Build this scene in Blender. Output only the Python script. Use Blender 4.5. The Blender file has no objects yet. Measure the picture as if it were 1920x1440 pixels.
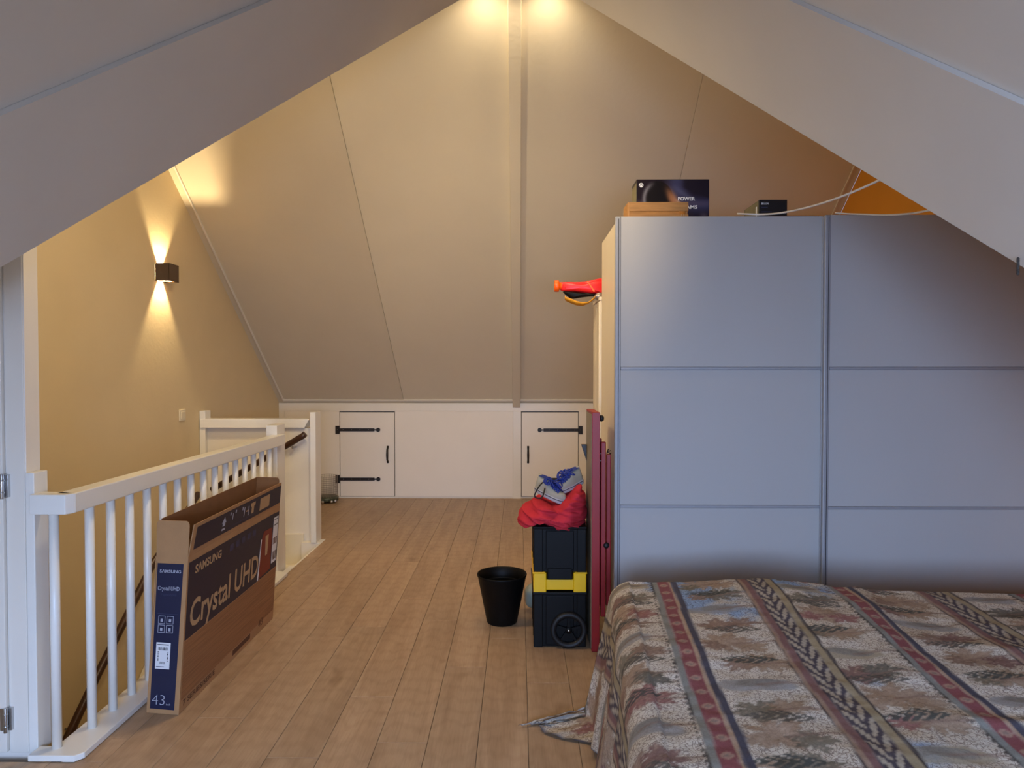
import bpy, bmesh, math, random
import numpy as np
from mathutils import Vector, Matrix, noise
random.seed(7)
SC = bpy.context.scene
COL = SC.collection

# ------------------------------------------------------------------ camera, world, lights, exposure
cam = bpy.data.cameras.new('camera'); cam_o = bpy.data.objects.new('camera', cam); COL.objects.link(cam_o)
cam.sensor_width = 36.0; cam.lens = 36.0*1330/1920; cam.clip_start = 0.02
_p = math.atan(30/1330); _y = math.atan(13/1330)
_F = Vector((-math.sin(_y)*math.cos(_p), math.cos(_y)*math.cos(_p), -math.sin(_p)))
_R = Vector((math.cos(_y), math.sin(_y), 0)); _U = _R.cross(_F)
_m = Matrix((_R, _U, -_F)).transposed().to_4x4(); _m.translation = Vector((0, 0, 1.38))
cam_o.matrix_world = _m
SC.camera = cam_o

world = bpy.data.worlds.new('sky'); SC.world = world; world.use_nodes = True
_bg = world.node_tree.nodes['Background']; _bg.inputs[0].default_value = (0.45, 0.62, 1.0, 1); _bg.inputs[1].default_value = 1.0

def light(name, kind, loc, energy, color, target=None, **kw):
    l = bpy.data.lights.new(name, kind); o = bpy.data.objects.new(name, l); COL.objects.link(o)
    o.location = loc; l.energy = energy; l.color = color
    for k, v in kw.items(): setattr(l, k, v)
    if target is not None:
        o.rotation_euler = (Vector(target)-Vector(loc)).to_track_quat('-Z', 'Y').to_euler()
    return o
DAY = (0.44, 0.62, 1.0); WARM = (1.0, 0.79, 0.49)
# daylight through the window in the gable end behind the camera
light('window_daylight', 'AREA', (-0.20, -1.85, 1.42), 240, DAY, (0.1, 2, 1.40), shape='RECTANGLE', size=2.0, size_y=1.2)
# two downlights on the ridge, one either side of the post, and the cube wall lamp
for _sx in (-0.20, 0.17):
    light('ridge_spot_beam', 'SPOT', (_sx, 4.02, 3.555), 19, WARM, (_sx*1.2, 4.95, 1.7), spot_size=math.radians(150), spot_blend=1.0, shadow_soft_size=0.03)
light('fill_lamp_light', 'POINT', (-0.95, 3.18, 2.745), 40, WARM, shadow_soft_size=0.09)  # added warm fill, hidden behind the gable edge
light('fill_spot_light', 'SPOT', (0.0, 1.95, 3.02), 150, WARM, (-0.2, 7.0, 0.50), spot_size=math.radians(64), spot_blend=0.9, shadow_soft_size=0.05)  # added unseen spot that brightens the low back wall and slope
light('wall_lamp_bulb', 'POINT', (-2.490, 5.012, 2.051), 25.0, (1.0, 0.74, 0.40), shadow_soft_size=0.008)

SC.view_settings.view_transform = 'Standard'; SC.view_settings.look = 'None'
SC.view_settings.gamma = 1.0; SC.view_settings.use_curve_mapping = False
SC.view_settings.exposure = 0.33

# ------------------------------------------------------------------ materials
def lin(c):
    return tuple(((v/255)/12.92 if v/255 <= 0.04045 else ((v/255+0.055)/1.055)**2.4) for v in c)
def mat(name, rgb, rough=0.6, metal=0.0, var=0.05, scale=8.0, bump=0.0, bscale=60.0, stretch=(1, 1, 1), spec=0.5, alpha=None):
    m = bpy.data.materials.new(name); m.use_nodes = True; nt = m.node_tree; b = nt.nodes['Principled BSDF']
    c = lin(rgb); b.inputs['Roughness'].default_value = rough; b.inputs['Metallic'].default_value = metal
    b.inputs['Specular IOR Level'].default_value = spec
    tc = nt.nodes.new('ShaderNodeTexCoord'); mp = nt.nodes.new('ShaderNodeMapping'); mp.inputs['Scale'].default_value = stretch
    nt.links.new(tc.outputs['Object'], mp.inputs[0])
    n = nt.nodes.new('ShaderNodeTexNoise'); n.inputs['Scale'].default_value = scale; n.inputs['Detail'].default_value = 4
    nt.links.new(mp.outputs[0], n.inputs['Vector'])
    r = nt.nodes.new('ShaderNodeValToRGB')
    r.color_ramp.elements[0].position = 0.3; r.color_ramp.elements[1].position = 0.7
    r.color_ramp.elements[0].color = (*[v*(1-var) for v in c], 1); r.color_ramp.elements[1].color = (*[min(1, v*(1+var)) for v in c], 1)
    nt.links.new(n.outputs['Fac'], r.inputs[0]); nt.links.new(r.outputs[0], b.inputs['Base Color'])
    if bump:
        n2 = nt.nodes.new('ShaderNodeTexNoise'); n2.inputs['Scale'].default_value = bscale; n2.inputs['Detail'].default_value = 3
        nt.links.new(mp.outputs[0], n2.inputs['Vector'])
        bu = nt.nodes.new('ShaderNodeBump'); bu.inputs['Strength'].default_value = bump; bu.inputs['Distance'].default_value = 0.004
        nt.links.new(n2.outputs['Fac'], bu.inputs['Height']); nt.links.new(bu.outputs[0], b.inputs['Normal'])
    if alpha is not None: b.inputs['Alpha'].default_value = alpha
    return m
M = {}
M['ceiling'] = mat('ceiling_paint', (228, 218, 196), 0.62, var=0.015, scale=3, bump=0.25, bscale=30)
M['ceiling_shaded'] = mat('ceiling_paint_shaded', (219, 208, 186), 0.62, var=0.015, scale=3, bump=0.25, bscale=30)  # same ceiling paint, with the left panel's shade put into the colour
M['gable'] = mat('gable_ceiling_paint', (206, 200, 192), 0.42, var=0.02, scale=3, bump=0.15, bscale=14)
M['ochre'] = mat('ochre_wall_paint', (226, 208, 170), 0.7, var=0.02, scale=3, bump=0.2, bscale=40)
M['orange'] = mat('orange_wall_paint', (222, 150, 44), 0.7, var=0.02, scale=3)
M['white'] = mat('white_trim_paint', (236, 230, 220), 0.38, var=0.012, scale=6, bump=0.05, bscale=30)
M['cream'] = mat('cream_wall_paint', (240, 233, 224), 0.5, var=0.012, scale=4, bump=0.08, bscale=30)
M['rail'] = mat('railing_paint', (236, 234, 228), 0.32, var=0.012, scale=8)
M['black_iron'] = mat('black_iron', (22, 14, 12), 0.45, var=0.2, scale=40, bump=0.2, bscale=120)
M['chrome'] = mat('brushed_steel', (190, 190, 190), 0.3, 1.0, var=0.05, scale=30)
M['alu'] = mat('grey_aluminium', (148, 148, 152), 0.5, 0.2, var=0.03, scale=30)
M['door_panel'] = mat('pale_grey_door_panel', (174, 171, 169), 0.6, var=0.008, scale=2)
M['side'] = mat('pale_cream_side', (228, 214, 188), 0.45, var=0.02, scale=4)
M['dark_gap'] = mat('dark_recess', (40, 34, 32), 0.8)
M['handrail'] = mat('dark_stained_wood', (62, 34, 20), 0.35, var=0.25, scale=12, stretch=(1, 1, 6))
M['lamp'] = mat('grey_brown_lamp_metal', (92, 76, 62), 0.5, 0.3, var=0.04)
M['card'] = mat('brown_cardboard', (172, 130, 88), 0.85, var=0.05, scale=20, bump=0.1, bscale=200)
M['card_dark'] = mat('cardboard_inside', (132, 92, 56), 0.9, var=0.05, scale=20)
M['navy'] = mat('navy_print', (27, 24, 48), 0.5, var=0.03)
M['navy_side'] = mat('navy_side_print', (22, 28, 60), 0.5, var=0.03)
M['tan_ink'] = mat('tan_print', (182, 150, 112), 0.8, var=0.03)
M['brown_ink'] = mat('brown_print', (92, 56, 34), 0.8, var=0.05)
M['grey_ink'] = mat('pale_grey_print', (170, 172, 186), 0.7, var=0.03)
M['dim_ink'] = mat('dim_blue_print', (52, 54, 86), 0.6, var=0.03)
M['label'] = mat('white_paper_label', (226, 226, 228), 0.7, var=0.02)
M['black_ink'] = mat('black_print', (40, 38, 44), 0.7, var=0.02)
M['red_print'] = mat('dark_red_print', (120, 34, 26), 0.5, var=0.1, scale=10)
M['black_plastic'] = mat('black_plastic', (9, 8, 8), 0.5, var=0.1, scale=30, bump=0.05, bscale=200, spec=0.18)
M['black_soft'] = mat('black_rubber', (12, 12, 14), 0.55, var=0.1, scale=30)
M['yellow'] = mat('yellow_plastic', (238, 186, 0), 0.4, var=0.03)
M['red_cloth'] = mat('coral_red_cotton', (190, 50, 62), 0.95, var=0.08, scale=10, bump=0.25, bscale=300, spec=0.1)
M['red_paint'] = mat('red_lacquer', (146, 16, 20), 0.45, var=0.06, scale=6)
M['grey_laminate'] = mat('grey_laminate', (126, 116, 96), 0.5, var=0.05, scale=5)
M['shoe'] = mat('pale_grey_canvas', (158, 153, 138), 0.8, var=0.05, bump=0.2, bscale=300)
M['rubber_white'] = mat('off_white_rubber', (166, 164, 168), 0.5)
M['blue_lace'] = mat('blue_laces', (22, 46, 132), 0.7, var=0.15, scale=30, bump=0.4, bscale=200)
M['toy_red'] = mat('toy_red_plastic', (226, 28, 30), 0.35, var=0.03)
M['toy_orange'] = mat('toy_orange_plastic', (255, 98, 14), 0.4, var=0.03)
M['strap_yellow'] = mat('yellow_webbing', (226, 156, 30), 0.7, var=0.05)
M['pine'] = mat('pine_wood', (166, 118, 62), 0.6, var=0.18, scale=9, stretch=(1, 8, 8))
M['black_box'] = mat('black_carton', (16, 12, 14), 0.4, var=0.1)
M['box_side'] = mat('grey_carton_side', (120, 112, 84), 0.6, var=0.1)
M['cable'] = mat('pale_grey_cable', (206, 202, 200), 0.5, var=0.03)
M['rope'] = mat('dark_grey_cord', (66, 62, 58), 0.8, var=0.4, scale=120)
M['amber'] = mat('amber_tubing', (210, 160, 60), 0.25, var=0.1)
M['wire'] = mat('grey_wire', (150, 140, 132), 0.4, 0.7)
M['moss'] = mat('mottled_green_metal', (78, 84, 70), 0.4, 0.4, var=0.5, scale=40)
M['sage'] = mat('pale_sage_ceramic', (150, 156, 140), 0.5, var=0.08)
M['brown_board'] = mat('red_brown_board', (120, 58, 26), 0.6, var=0.1)
M['tread'] = mat('white_stair_paint', (230, 222, 204), 0.45, var=0.02)
M['switch'] = mat('white_switch_plastic', (236, 226, 200), 0.35)
M['sheet'] = mat('white_mattress_cover', (214, 210, 204), 0.9)
m = bpy.data.materials.new('lamp_glow'); m.use_nodes = True; b = m.node_tree.nodes['Principled BSDF']
b.inputs['Emission Color'].default_value = (1, 0.82, 0.5, 1); b.inputs['Emission Strength'].default_value = 6; M['glow'] = m

# cardboard with fine printed horizontal lines
m = mat('lined_cardboard_print', (150, 104, 64), 0.85, var=0.30, scale=70, stretch=(1, 0.05, 6)); M['lined'] = m

def wood_floor(name):
    m = bpy.data.materials.new(name); m.use_nodes = True; nt = m.node_tree; N = nt.nodes; L = nt.links
    b = N['Principled BSDF']; b.inputs['Roughness'].default_value = 0.42; b.inputs['Specular IOR Level'].default_value = 0.35
    tc = N.new('ShaderNodeTexCoord'); oi = N.new('ShaderNodeObjectInfo')
    sc = N.new('ShaderNodeVectorMath'); sc.operation = 'SCALE'; sc.inputs[0].default_value = (37, 91, 13)
    L.new(oi.outputs['Random'], sc.inputs['Scale'])
    ad = N.new('ShaderNodeVectorMath'); ad.operation = 'ADD'; L.new(tc.outputs['Object'], ad.inputs[0]); L.new(sc.outputs[0], ad.inputs[1])
    mp = N.new('ShaderNodeMapping'); mp.inputs['Scale'].default_value = (9, 0.9, 1); L.new(ad.outputs[0], mp.inputs[0])
    n1 = N.new('ShaderNodeTexNoise'); n1.inputs['Scale'].default_value = 1.6; n1.inputs['Detail'].default_value = 5; n1.inputs['Distortion'].default_value = 0.8
    L.new(mp.outputs[0], n1.inputs['Vector'])
    mp2 = N.new('ShaderNodeMapping'); mp2.inputs['Scale'].default_value = (60, 3, 1); L.new(ad.outputs[0], mp2.inputs[0])
    n2 = N.new('ShaderNodeTexNoise'); n2.inputs['Scale'].default_value = 3; n2.inputs['Detail'].default_value = 3; L.new(mp2.outputs[0], n2.inputs['Vector'])
    mp3 = N.new('ShaderNodeMapping'); mp3.inputs['Scale'].default_value = (6, 1.1, 1); L.new(ad.outputs[0], mp3.inputs[0])
    w = N.new('ShaderNodeTexWave'); w.wave_type = 'RINGS'; w.inputs['Scale'].default_value = 2.6; w.inputs['Distortion'].default_value = 7; w.inputs['Detail'].default_value = 2; w.inputs['Detail Scale'].default_value = 0.8
    L.new(mp3.outputs[0], w.inputs['Vector'])
    n4 = N.new('ShaderNodeTexNoise'); n4.inputs['Scale'].default_value = 5.5; n4.inputs['Detail'].default_value = 2
    mp4 = N.new('ShaderNodeMapping'); mp4.inputs['Scale'].default_value = (1.6, 0.8, 1); L.new(ad.outputs[0], mp4.inputs[0]); L.new(mp4.outputs[0], n4.inputs['Vector'])
    r1 = N.new('ShaderNodeValToRGB'); e = r1.color_ramp.elements
    e[0].position = 0.25; e[0].color = (*lin((160, 130, 100)), 1); e[1].position = 0.75; e[1].color = (*lin((186, 157, 125)), 1)
    L.new(n1.outputs['Fac'], r1.inputs[0])
    def mix(a, fac, col, lo, hi, k):
        mr = N.new('ShaderNodeMapRange'); mr.inputs['From Min'].default_value = lo; mr.inputs['From Max'].default_value = hi; mr.inputs['To Max'].default_value = k
        L.new(fac, mr.inputs['Value'])
        x = N.new('ShaderNodeMix'); x.data_type = 'RGBA'; x.blend_type = 'MULTIPLY'; L.new(mr.outputs[0], x.inputs[0]); L.new(a, x.inputs[6]); x.inputs[7].default_value = (*col, 1)
        return x.outputs[2]
    c = mix(r1.outputs[0], n2.outputs['Fac'], (0.72, 0.66, 0.6), 0.45, 0.8, 0.55)
    c = mix(c, w.outputs['Fac'], (0.80, 0.76, 0.72), 0.5, 1.0, 0.35)
    c = mix(c, n4.outputs['Fac'], (0.62, 0.54, 0.46), 0.66, 0.80, 0.7)
    hv = N.new('ShaderNodeHueSaturation'); mr = N.new('ShaderNodeMapRange'); mr.inputs['To Min'].default_value = 0.93; mr.inputs['To Max'].default_value = 1.06
    L.new(oi.outputs['Random'], mr.inputs['Value']); L.new(mr.outputs[0], hv.inputs['Value']); L.new(c, hv.inputs['Color']); L.new(hv.outputs[0], b.inputs['Base Color'])
    bu = N.new('ShaderNodeBump'); bu.inputs['Strength'].default_value = 0.12; bu.inputs['Distance'].default_value = 0.002
    L.new(n2.outputs['Fac'], bu.inputs['Height']); L.new(bu.outputs[0], b.inputs['Normal'])
    return m
M['floor'] = wood_floor('light_oak_plank')

def vcol_mat(name, rough=0.9, crackle=False):
    m = bpy.data.materials.new(name); m.use_nodes = True; nt = m.node_tree; N = nt.nodes; L = nt.links; b = N['Principled BSDF']
    b.inputs['Roughness'].default_value = rough; b.inputs['Specular IOR Level'].default_value = 0.15
    a = N.new('ShaderNodeVertexColor'); a.layer_name = 'col'; out = a.outputs['Color']
    if crackle:
        uv = N.new('ShaderNodeUVMap'); uv.uv_map = 'cloth'
        v = N.new('ShaderNodeTexVoronoi'); v.feature = 'DISTANCE_TO_EDGE'; v.inputs['Scale'].default_value = 92
        nz = N.new('ShaderNodeTexNoise'); nz.inputs['Scale'].default_value = 30; L.new(uv.outputs[0], nz.inputs['Vector'])
        ad = N.new('ShaderNodeMix'); ad.data_type = 'VECTOR'; ad.inputs[0].default_value = 0.05; L.new(uv.outputs[0], ad.inputs[4]); L.new(nz.outputs['Color'], ad.inputs[5])
        L.new(ad.outputs[1], v.inputs['Vector'])
        mr = N.new('ShaderNodeMapRange'); mr.inputs['From Min'].default_value = 0.02; mr.inputs['From Max'].default_value = 0.11; mr.inputs['To Min'].default_value = 1; mr.inputs['To Max'].default_value = 0
        L.new(v.outputs['Distance'], mr.inputs['Value'])
        am = N.new('ShaderNodeMath'); am.operation = 'MULTIPLY'; L.new(mr.outputs[0], am.inputs[0]); L.new(a.outputs['Alpha'], am.inputs[1])
        x = N.new('ShaderNodeMix'); x.data_type = 'RGBA'; x.blend_type = 'MULTIPLY'; L.new(am.outputs[0], x.inputs[0]); L.new(out, x.inputs[6]); x.inputs[7].default_value = (0.42, 0.36, 0.36, 1); out = x.outputs[2]
        n2 = N.new('ShaderNodeTexNoise'); n2.inputs['Scale'].default_value = 9; n2.inputs['Detail'].default_value = 4; L.new(uv.outputs[0], n2.inputs['Vector'])
        bu = N.new('ShaderNodeBump'); bu.inputs['Strength'].default_value = 0.5; bu.inputs['Distance'].default_value = 0.012
        L.new(n2.outputs['Fac'], bu.inputs['Height']); L.new(bu.outputs[0], b.inputs['Normal'])
    L.new(out, b.inputs['Base Color'])
    return m
M['spread'] = vcol_mat('leaf_print_bedspread', crackle=True)
M['art'] = vcol_mat('printed_carton_art', rough=0.35)

# ------------------------------------------------------------------ mesh helpers
def origin(o):
    v = Vector((0, 0, 0))
    while o is not None: v += o.location; o = o.parent
    return v
def tag(o, label=None, cat=None, group=None, kind=None):
    if label: o['label'] = label
    if cat: o['category'] = cat
    if group: o['group'] = group
    if kind: o['kind'] = kind
    return o
def thing(name, label, cat, loc, group=None, kind=None):
    o = bpy.data.objects.new(name, None); COL.objects.link(o); o.location = loc; o.empty_display_size = 0.05
    return tag(o, label, cat, group, kind)
class MB:
    def __init__(s): s.v = []; s.f = []; s.sm = []
    def add(s, vs, fs, smooth=False):
        n = len(s.v); s.v += [tuple(v) for v in vs]; s.f += [tuple(i+n for i in f) for f in fs]; s.sm += [smooth]*len(fs); return s
    def box(s, x0, x1, y0, y1, z0, z1):
        vs = [(x, y, z) for x in (x0, x1) for y in (y0, y1) for z in (z0, z1)]
        return s.add(vs, [(0, 1, 3, 2), (4, 6, 7, 5), (0, 4, 5, 1), (2, 3, 7, 6), (0, 2, 6, 4), (1, 5, 7, 3)])
    def slab(s, poly, d):
        n = len(poly); d = Vector(d); vs = [Vector(p) for p in poly]+[Vector(p)+d for p in poly]
        fs = [tuple(range(n)), tuple(range(2*n-1, n-1, -1))]+[(i, i+n, (i+1) % n+n, (i+1) % n) for i in range(n)]
        return s.add(vs, fs)
    def tube(s, pts, r, n=10, caps=True, smooth=True):
        P = [Vector(p) for p in pts]; rs = r if isinstance(r, (list, tuple)) else [r]*len(P); vs = []; up = None
        for i, p in enumerate(P):
            t = (P[min(i+1, len(P)-1)]-P[max(i-1, 0)]).normalized()
            if up is None: up = Vector((0, 0, 1)) if abs(t.z) < 0.9 else Vector((1, 0, 0))
            a = t.cross(up).normalized(); b = a.cross(t).normalized(); up = b
            for k in range(n):
                an = 2*math.pi*k/n; vs.append(p+(a*math.cos(an)+b*math.sin(an))*rs[i])
        fs = [(i*n+k, i*n+(k+1) % n, (i+1)*n+(k+1) % n, (i+1)*n+k) for i in range(len(P)-1) for k in range(n)]
        s.add(vs, fs, smooth)
        if caps: s.add(vs[:n], [tuple(range(n-1, -1, -1))]); s.add(vs[-n:], [tuple(range(n))])
        return s
    def cyl(s, c, r, h, axis='z', n=24, smooth=True):
        c = Vector(c); d = {'x': Vector((1, 0, 0)), 'y': Vector((0, 1, 0)), 'z': Vector((0, 0, 1))}[axis]
        return s.tube([c, c+d*h], r, n, True, smooth)
    def lathe(s, c, prof, n=48, axis='z', smooth=True):
        vs = []
        for r, h in prof:
            for k in range(n):
                a = 2*math.pi*k/n; x, y = r*math.cos(a), r*math.sin(a)
                vs.append({'z': (c[0]+x, c[1]+y, c[2]+h), 'y': (c[0]+x, c[1]+h, c[2]+y), 'x': (c[0]+h, c[1]+x, c[2]+y)}[axis])
        fs = [(i*n+k, i*n+(k+1) % n, (i+1)*n+(k+1) % n, (i+1)*n+k) for i in range(len(prof)-1) for k in range(n)]
        return s.add(vs, fs, smooth)
    def build(s, name, m, parent=None, bevel=0, segs=2, subd=0, fix=True):
        o3 = origin(parent) if parent else Vector((0, 0, 0))
        me = bpy.data.meshes.new(name); me.from_pydata([(v[0]-o3.x, v[1]-o3.y, v[2]-o3.z) for v in s.v], [], s.f)
        me.polygons.foreach_set('use_smooth', s.sm)
        if fix:
            bm = bmesh.new(); bm.from_mesh(me); bmesh.ops.remove_doubles(bm, verts=bm.verts, dist=1e-6); bmesh.ops.recalc_face_normals(bm, faces=bm.faces); bm.to_mesh(me); bm.free()
        me.materials.append(m); ob = bpy.data.objects.new(name, me); COL.objects.link(ob); ob.parent = parent
        if bevel:
            bv = ob.modifiers.new('bevel', 'BEVEL'); bv.width = bevel; bv.segments = segs; bv.limit_method = 'ANGLE'; bv.angle_limit = math.radians(40)
        if subd:
            sd = ob.modifiers.new('subd', 'SUBSURF'); sd.levels = subd; sd.render_levels = subd
        return ob
def box(name, m, b, parent=None, bevel=0.002): return MB().box(*b).build(name, m, parent, bevel)
def sbox(name, m, b, bevel=0.002, label=None):
    o = MB().box(*b).build(name, m, None, bevel); tag(o, label, kind='structure'); return o

def lettering(text, m, parent, O, ex, ey, width, height, bold=0.0, name='lettering', label=None, thick=0.0008):
    cu = bpy.data.curves.new('t', 'FONT'); cu.body = text; cu.size = 1.0; cu.offset = bold; cu.resolution_u = 3
    ob = bpy.data.objects.new('t', cu); COL.objects.link(ob); bpy.context.view_layer.update()
    me = bpy.data.meshes.new_from_object(ob.evaluated_get(bpy.context.evaluated_depsgraph_get()))
    bpy.data.objects.remove(ob); bpy.data.curves.remove(cu)
    V = np.array([v.co[:] for v in me.vertices]); lo = V.min(0); hi = V.max(0)
    ex = Vector(ex).normalized(); ey = Vector(ey).normalized(); O = Vector(O); o3 = origin(parent)
    nrm = ex.cross(ey).normalized()
    for v in me.vertices:
        u = (v.co.x-lo[0])/(hi[0]-lo[0])*width; w = (v.co.y-lo[1])/(hi[1]-lo[1])*height
        v.co = O+ex*u+ey*w+nrm*thick-o3
    me.materials.clear(); me.materials.append(m); me.name = name
    o = bpy.data.objects.new(name, me); COL.objects.link(o); o.parent = parent
    if label: o['label'] = label
    return o

def inflate(outline, y, D, m, name, parent=None, K=26, N=120, fold=0.0, seed=0.0, centre=None, power=0.5, fscale=9, subd=0, kind=None):
    """closed soft body: outline in the xz plane, bulging +-D in y"""
    P = [Vector((a, 0, b)) for a, b in outline]; n = len(P); pts = []
    per = N//n+1
    for i in range(n):
        p0, p1, p2, p3 = P[i-1], P[i], P[(i+1) % n], P[(i+2) % n]
        for k in range(per):
            t = k/per
            pts.append(0.5*((2*p1)+(p2-p0)*t+(2*p0-5*p1+4*p2-p3)*t*t+(3*p1-p0-3*p2+p3)*t**3))
    n = len(pts); c = Vector((0, 0, 0))
    for p in pts: c += p
    c /= n
    if centre: c = Vector((centre[0], 0, centre[1]))
    vs = []; fs = []
    for side in (-1, 1):
        for k in range(K+1):
            r = math.sin(0.5*math.pi*k/K)
            for p in pts:
                q = c+(p-c)*r; dy = side*D*max(0, 1-r*r)**power
                if fold:
                    w = Vector((q.x*fscale*0.55+seed, dy*2.5, q.z*fscale*2.0+q.x*fscale*0.5))
                    g = noise.noise(w)+0.5*noise.noise(w*2.3)
                    g = (1-abs(g)*2.4)*fold
                    dy += side*g*(0.25+max(0, 1-r*r)**0.5); q = q+(p-c).normalized()*g*0.25
                vs.append((q.x, y+dy, q.z))
    R = (K+1)*n
    for sd in range(2):
        o = sd*R
        for k in range(K):
            for i in range(n):
                a, b_, c_, d = o+k*n+i, o+k*n+(i+1) % n, o+(k+1)*n+(i+1) % n, o+(k+1)*n+i
                fs.append((a, b_, c_, d))
    for i in range(n):
        a, b_ = K*n+i, K*n+(i+1) % n
        fs.append((a, b_, R+b_, R+a))
    mb = MB(); mb.add(vs, fs, True)
    return mb.build(name, m, parent, subd=subd)

# ------------------------------------------------------------------ the setting
XL, XR, YB = -2.54, 2.46, 7.49        # left wall, right wall, back knee wall
RY, RZ = 4.04, 3.667                  # ridge
KZ = 1.01                             # knee height at back
fs_slope = (RZ-KZ)/(YB-RY)
PL = Vector((-1.468, 2.0, 1.682)); PR = Vector((1.409, 2.0, 1.678)); AP = Vector((0.0115, RY, RZ))
def ext(a, b, y): t = (y-a.y)/(b.y-a.y); return a+(b-a)*t
NY = 1.10
VL = ext(AP, PL, NY); VR = ext(AP, PR, NY)      # feet of the valleys

# floor: planks are parts of the floor
floor = sbox('floor', M['dark_gap'], (-2.54, 2.46, -1.8, 2.44, -0.20, -0.010), 0)
MB().box(-1.56, 2.46, 2.44, 5.68, -0.20, -0.010).box(-2.54, 2.46, 5.68, 7.49, -0.20, -0.010).build('subfloor', M['dark_gap'], floor)
jointY = {6: 2.756, 5: 4.87, 3: 2.94, 2: 2.578, 1: 5.78, 7: 4.69}
for k in range(-14, 14):
    x1 = 0.035-0.186*k; x0 = x1-0.186
    x0c, x1c = max(x0, -2.54), min(x1, 2.46)
    if x1c-x0c < 0.01: continue
    ph = jointY.get(k, random.uniform(0, 1.27))
    y = ph-math.ceil((ph+1.3)/1.27)*1.27
    while y < YB:
        a, b_ = max(y, -1.3), min(y+1.27, YB); y += 1.27
        if b_-a < 0.02: continue
        rects = [(x0c, x1c, a, b_)]
        if x0c < -1.56:   # cut round the stair well
            rects = []
            if a < 2.44: rects.append((x0c, x1c, a, min(b_, 2.44)))
            if b_ > 5.68: rects.append((x0c, x1c, max(a, 5.68), b_))
            if x1c > -1.56 and b_ > 2.44 and a < 5.68: rects.append((-1.558, x1c, max(a, 2.44), min(b_, 5.68)))
        for (u0, u1, w0, w1) in rects:
            g = 0.0007; e = 0.0016
            if u1-u0 < 0.008 or w1-w0 < 0.01: continue
            vs = [(u0+g, w0+g, -0.009), (u1-g, w0+g, -0.009), (u1-g, w1-g, -0.009), (u0+g, w1-g, -0.009),
                  (u0+g, w0+g, -0.0014), (u1-g, w0+g, -0.0014), (u1-g, w1-g, -0.0014), (u0+g, w1-g, -0.0014),
                  (u0+g+e, w0+g+e, 0), (u1-g-e, w0+g+e, 0), (u1-g-e, w1-g-e, 0), (u0+g+e, w1-g-e, 0)]
            fs = [(3, 2, 1, 0), (8, 9, 10, 11)]+[(i, (i+1) % 4, (i+1) % 4+4, i+4) for i in range(4)]+[(i+4, (i+1) % 4+4, (i+1) % 4+8, i+8) for i in range(4)]
            MB().add(vs, fs).build('plank', M['floor'], floor)

# walls
def wall_poly(x, zlow): return [(x, NY, zlow), (x, YB, zlow), (x, YB, KZ), (x, RY, RZ), (x, NY, RZ-(RY-NY)*0.974)]
wl = MB().slab(wall_poly(XL, -2.7), (-0.1, 0, 0)).build('wall_left', M['ochre']); tag(wl, kind='structure')
wr = MB().slab(wall_poly(XR, -0.2), (0.1, 0, 0)).build('wall_right', M['orange']); tag(wr, kind='structure')
# back knee wall
wb = MB().slab([(XL, YB, -0.1), (XR, YB, -0.1), (XR, YB, KZ+0.02), (XL, YB, KZ+0.02)], (0, 0.08, 0)).build('wall_back', M['cream']); tag(wb, kind='structure')
# front part (cross gable) side walls, end wall with window, return walls
zs = 0.80
for nm, x, V_ in (('wall_near_left', VL.x, VL), ('wall_near_right', VR.x, VR)):
    w = MB().slab([(x, -1.8, -0.1), (x, NY, -0.1), (x, NY, V_.z), (x, -0.75, V_.z), (x, -0.75, 2.06), (x, -1.8, 2.06)], (-0.08 if x < 0 else 0.08, 0, 0)).build(nm, M['cream']); tag(w, kind='structure')
    xo = XL if x < 0 else XR
    w = MB().slab([(x, NY, -0.1), (xo, NY, -0.1), (xo, NY, V_.z), (x, NY, V_.z)], (0, -0.08, 0)).build(nm.replace('near', 'return'), M['cream']); tag(w, kind='structure')
wf = MB(); X0, X1, Z0, Z1 = -1.20, 0.80, 0.82, 2.02
wf.slab([(VL.x, -1.8, -0.1), (X0, -1.8, -0.1), (X0, -1.8, 2.06), (VL.x, -1.8, 2.06)], (0, -0.1, 0))
wf.slab([(X1, -1.8, -0.1), (VR.x, -1.8, -0.1), (VR.x, -1.8, 2.06), (X1, -1.8, 2.06)], (0, -0.1, 0))
wf.slab([(X0, -1.8, -0.1), (X1, -1.8, -0.1), (X1, -1.8, Z0), (X0, -1.8, Z0)], (0, -0.1, 0))
wf.box(X0, X1, -1.9, -1.8, Z1, 2.06)
wf.slab([(VL.x, -0.75, 2.06), (VR.x, -0.75, 2.06), (AP.x, -0.75, RZ), (VL.x, -0.75, VL.z+0.001)], (0, -0.06, 0))  # out-of-view header, added to cut window light on the upper room
wf.slab([(VL.x, -1.8, 2.05), (VR.x, -1.8, 2.05), (VR.x, -0.75, 2.05), (VL.x, -0.75, 2.05)], (0, 0, 0.05))  # low ceiling behind the header, added for the same light cut
wf = wf.build('wall_front', M['cream']); tag(wf, kind='structure')
win = MB().box(X0, X1, -1.88, -1.82, Z0, Z0+0.05).box(X0, X1, -1.88, -1.82, Z1-0.05, Z1).box(X0, X0+0.05, -1.88, -1.82, Z0, Z1).box(X1-0.05, X1, -1.88, -1.82, Z0, Z1).box(-0.23, -0.17, -1.88, -1.83, Z0, Z1)
win = win.build('window_1', M['white']); tag(win, kind='structure')

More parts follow.
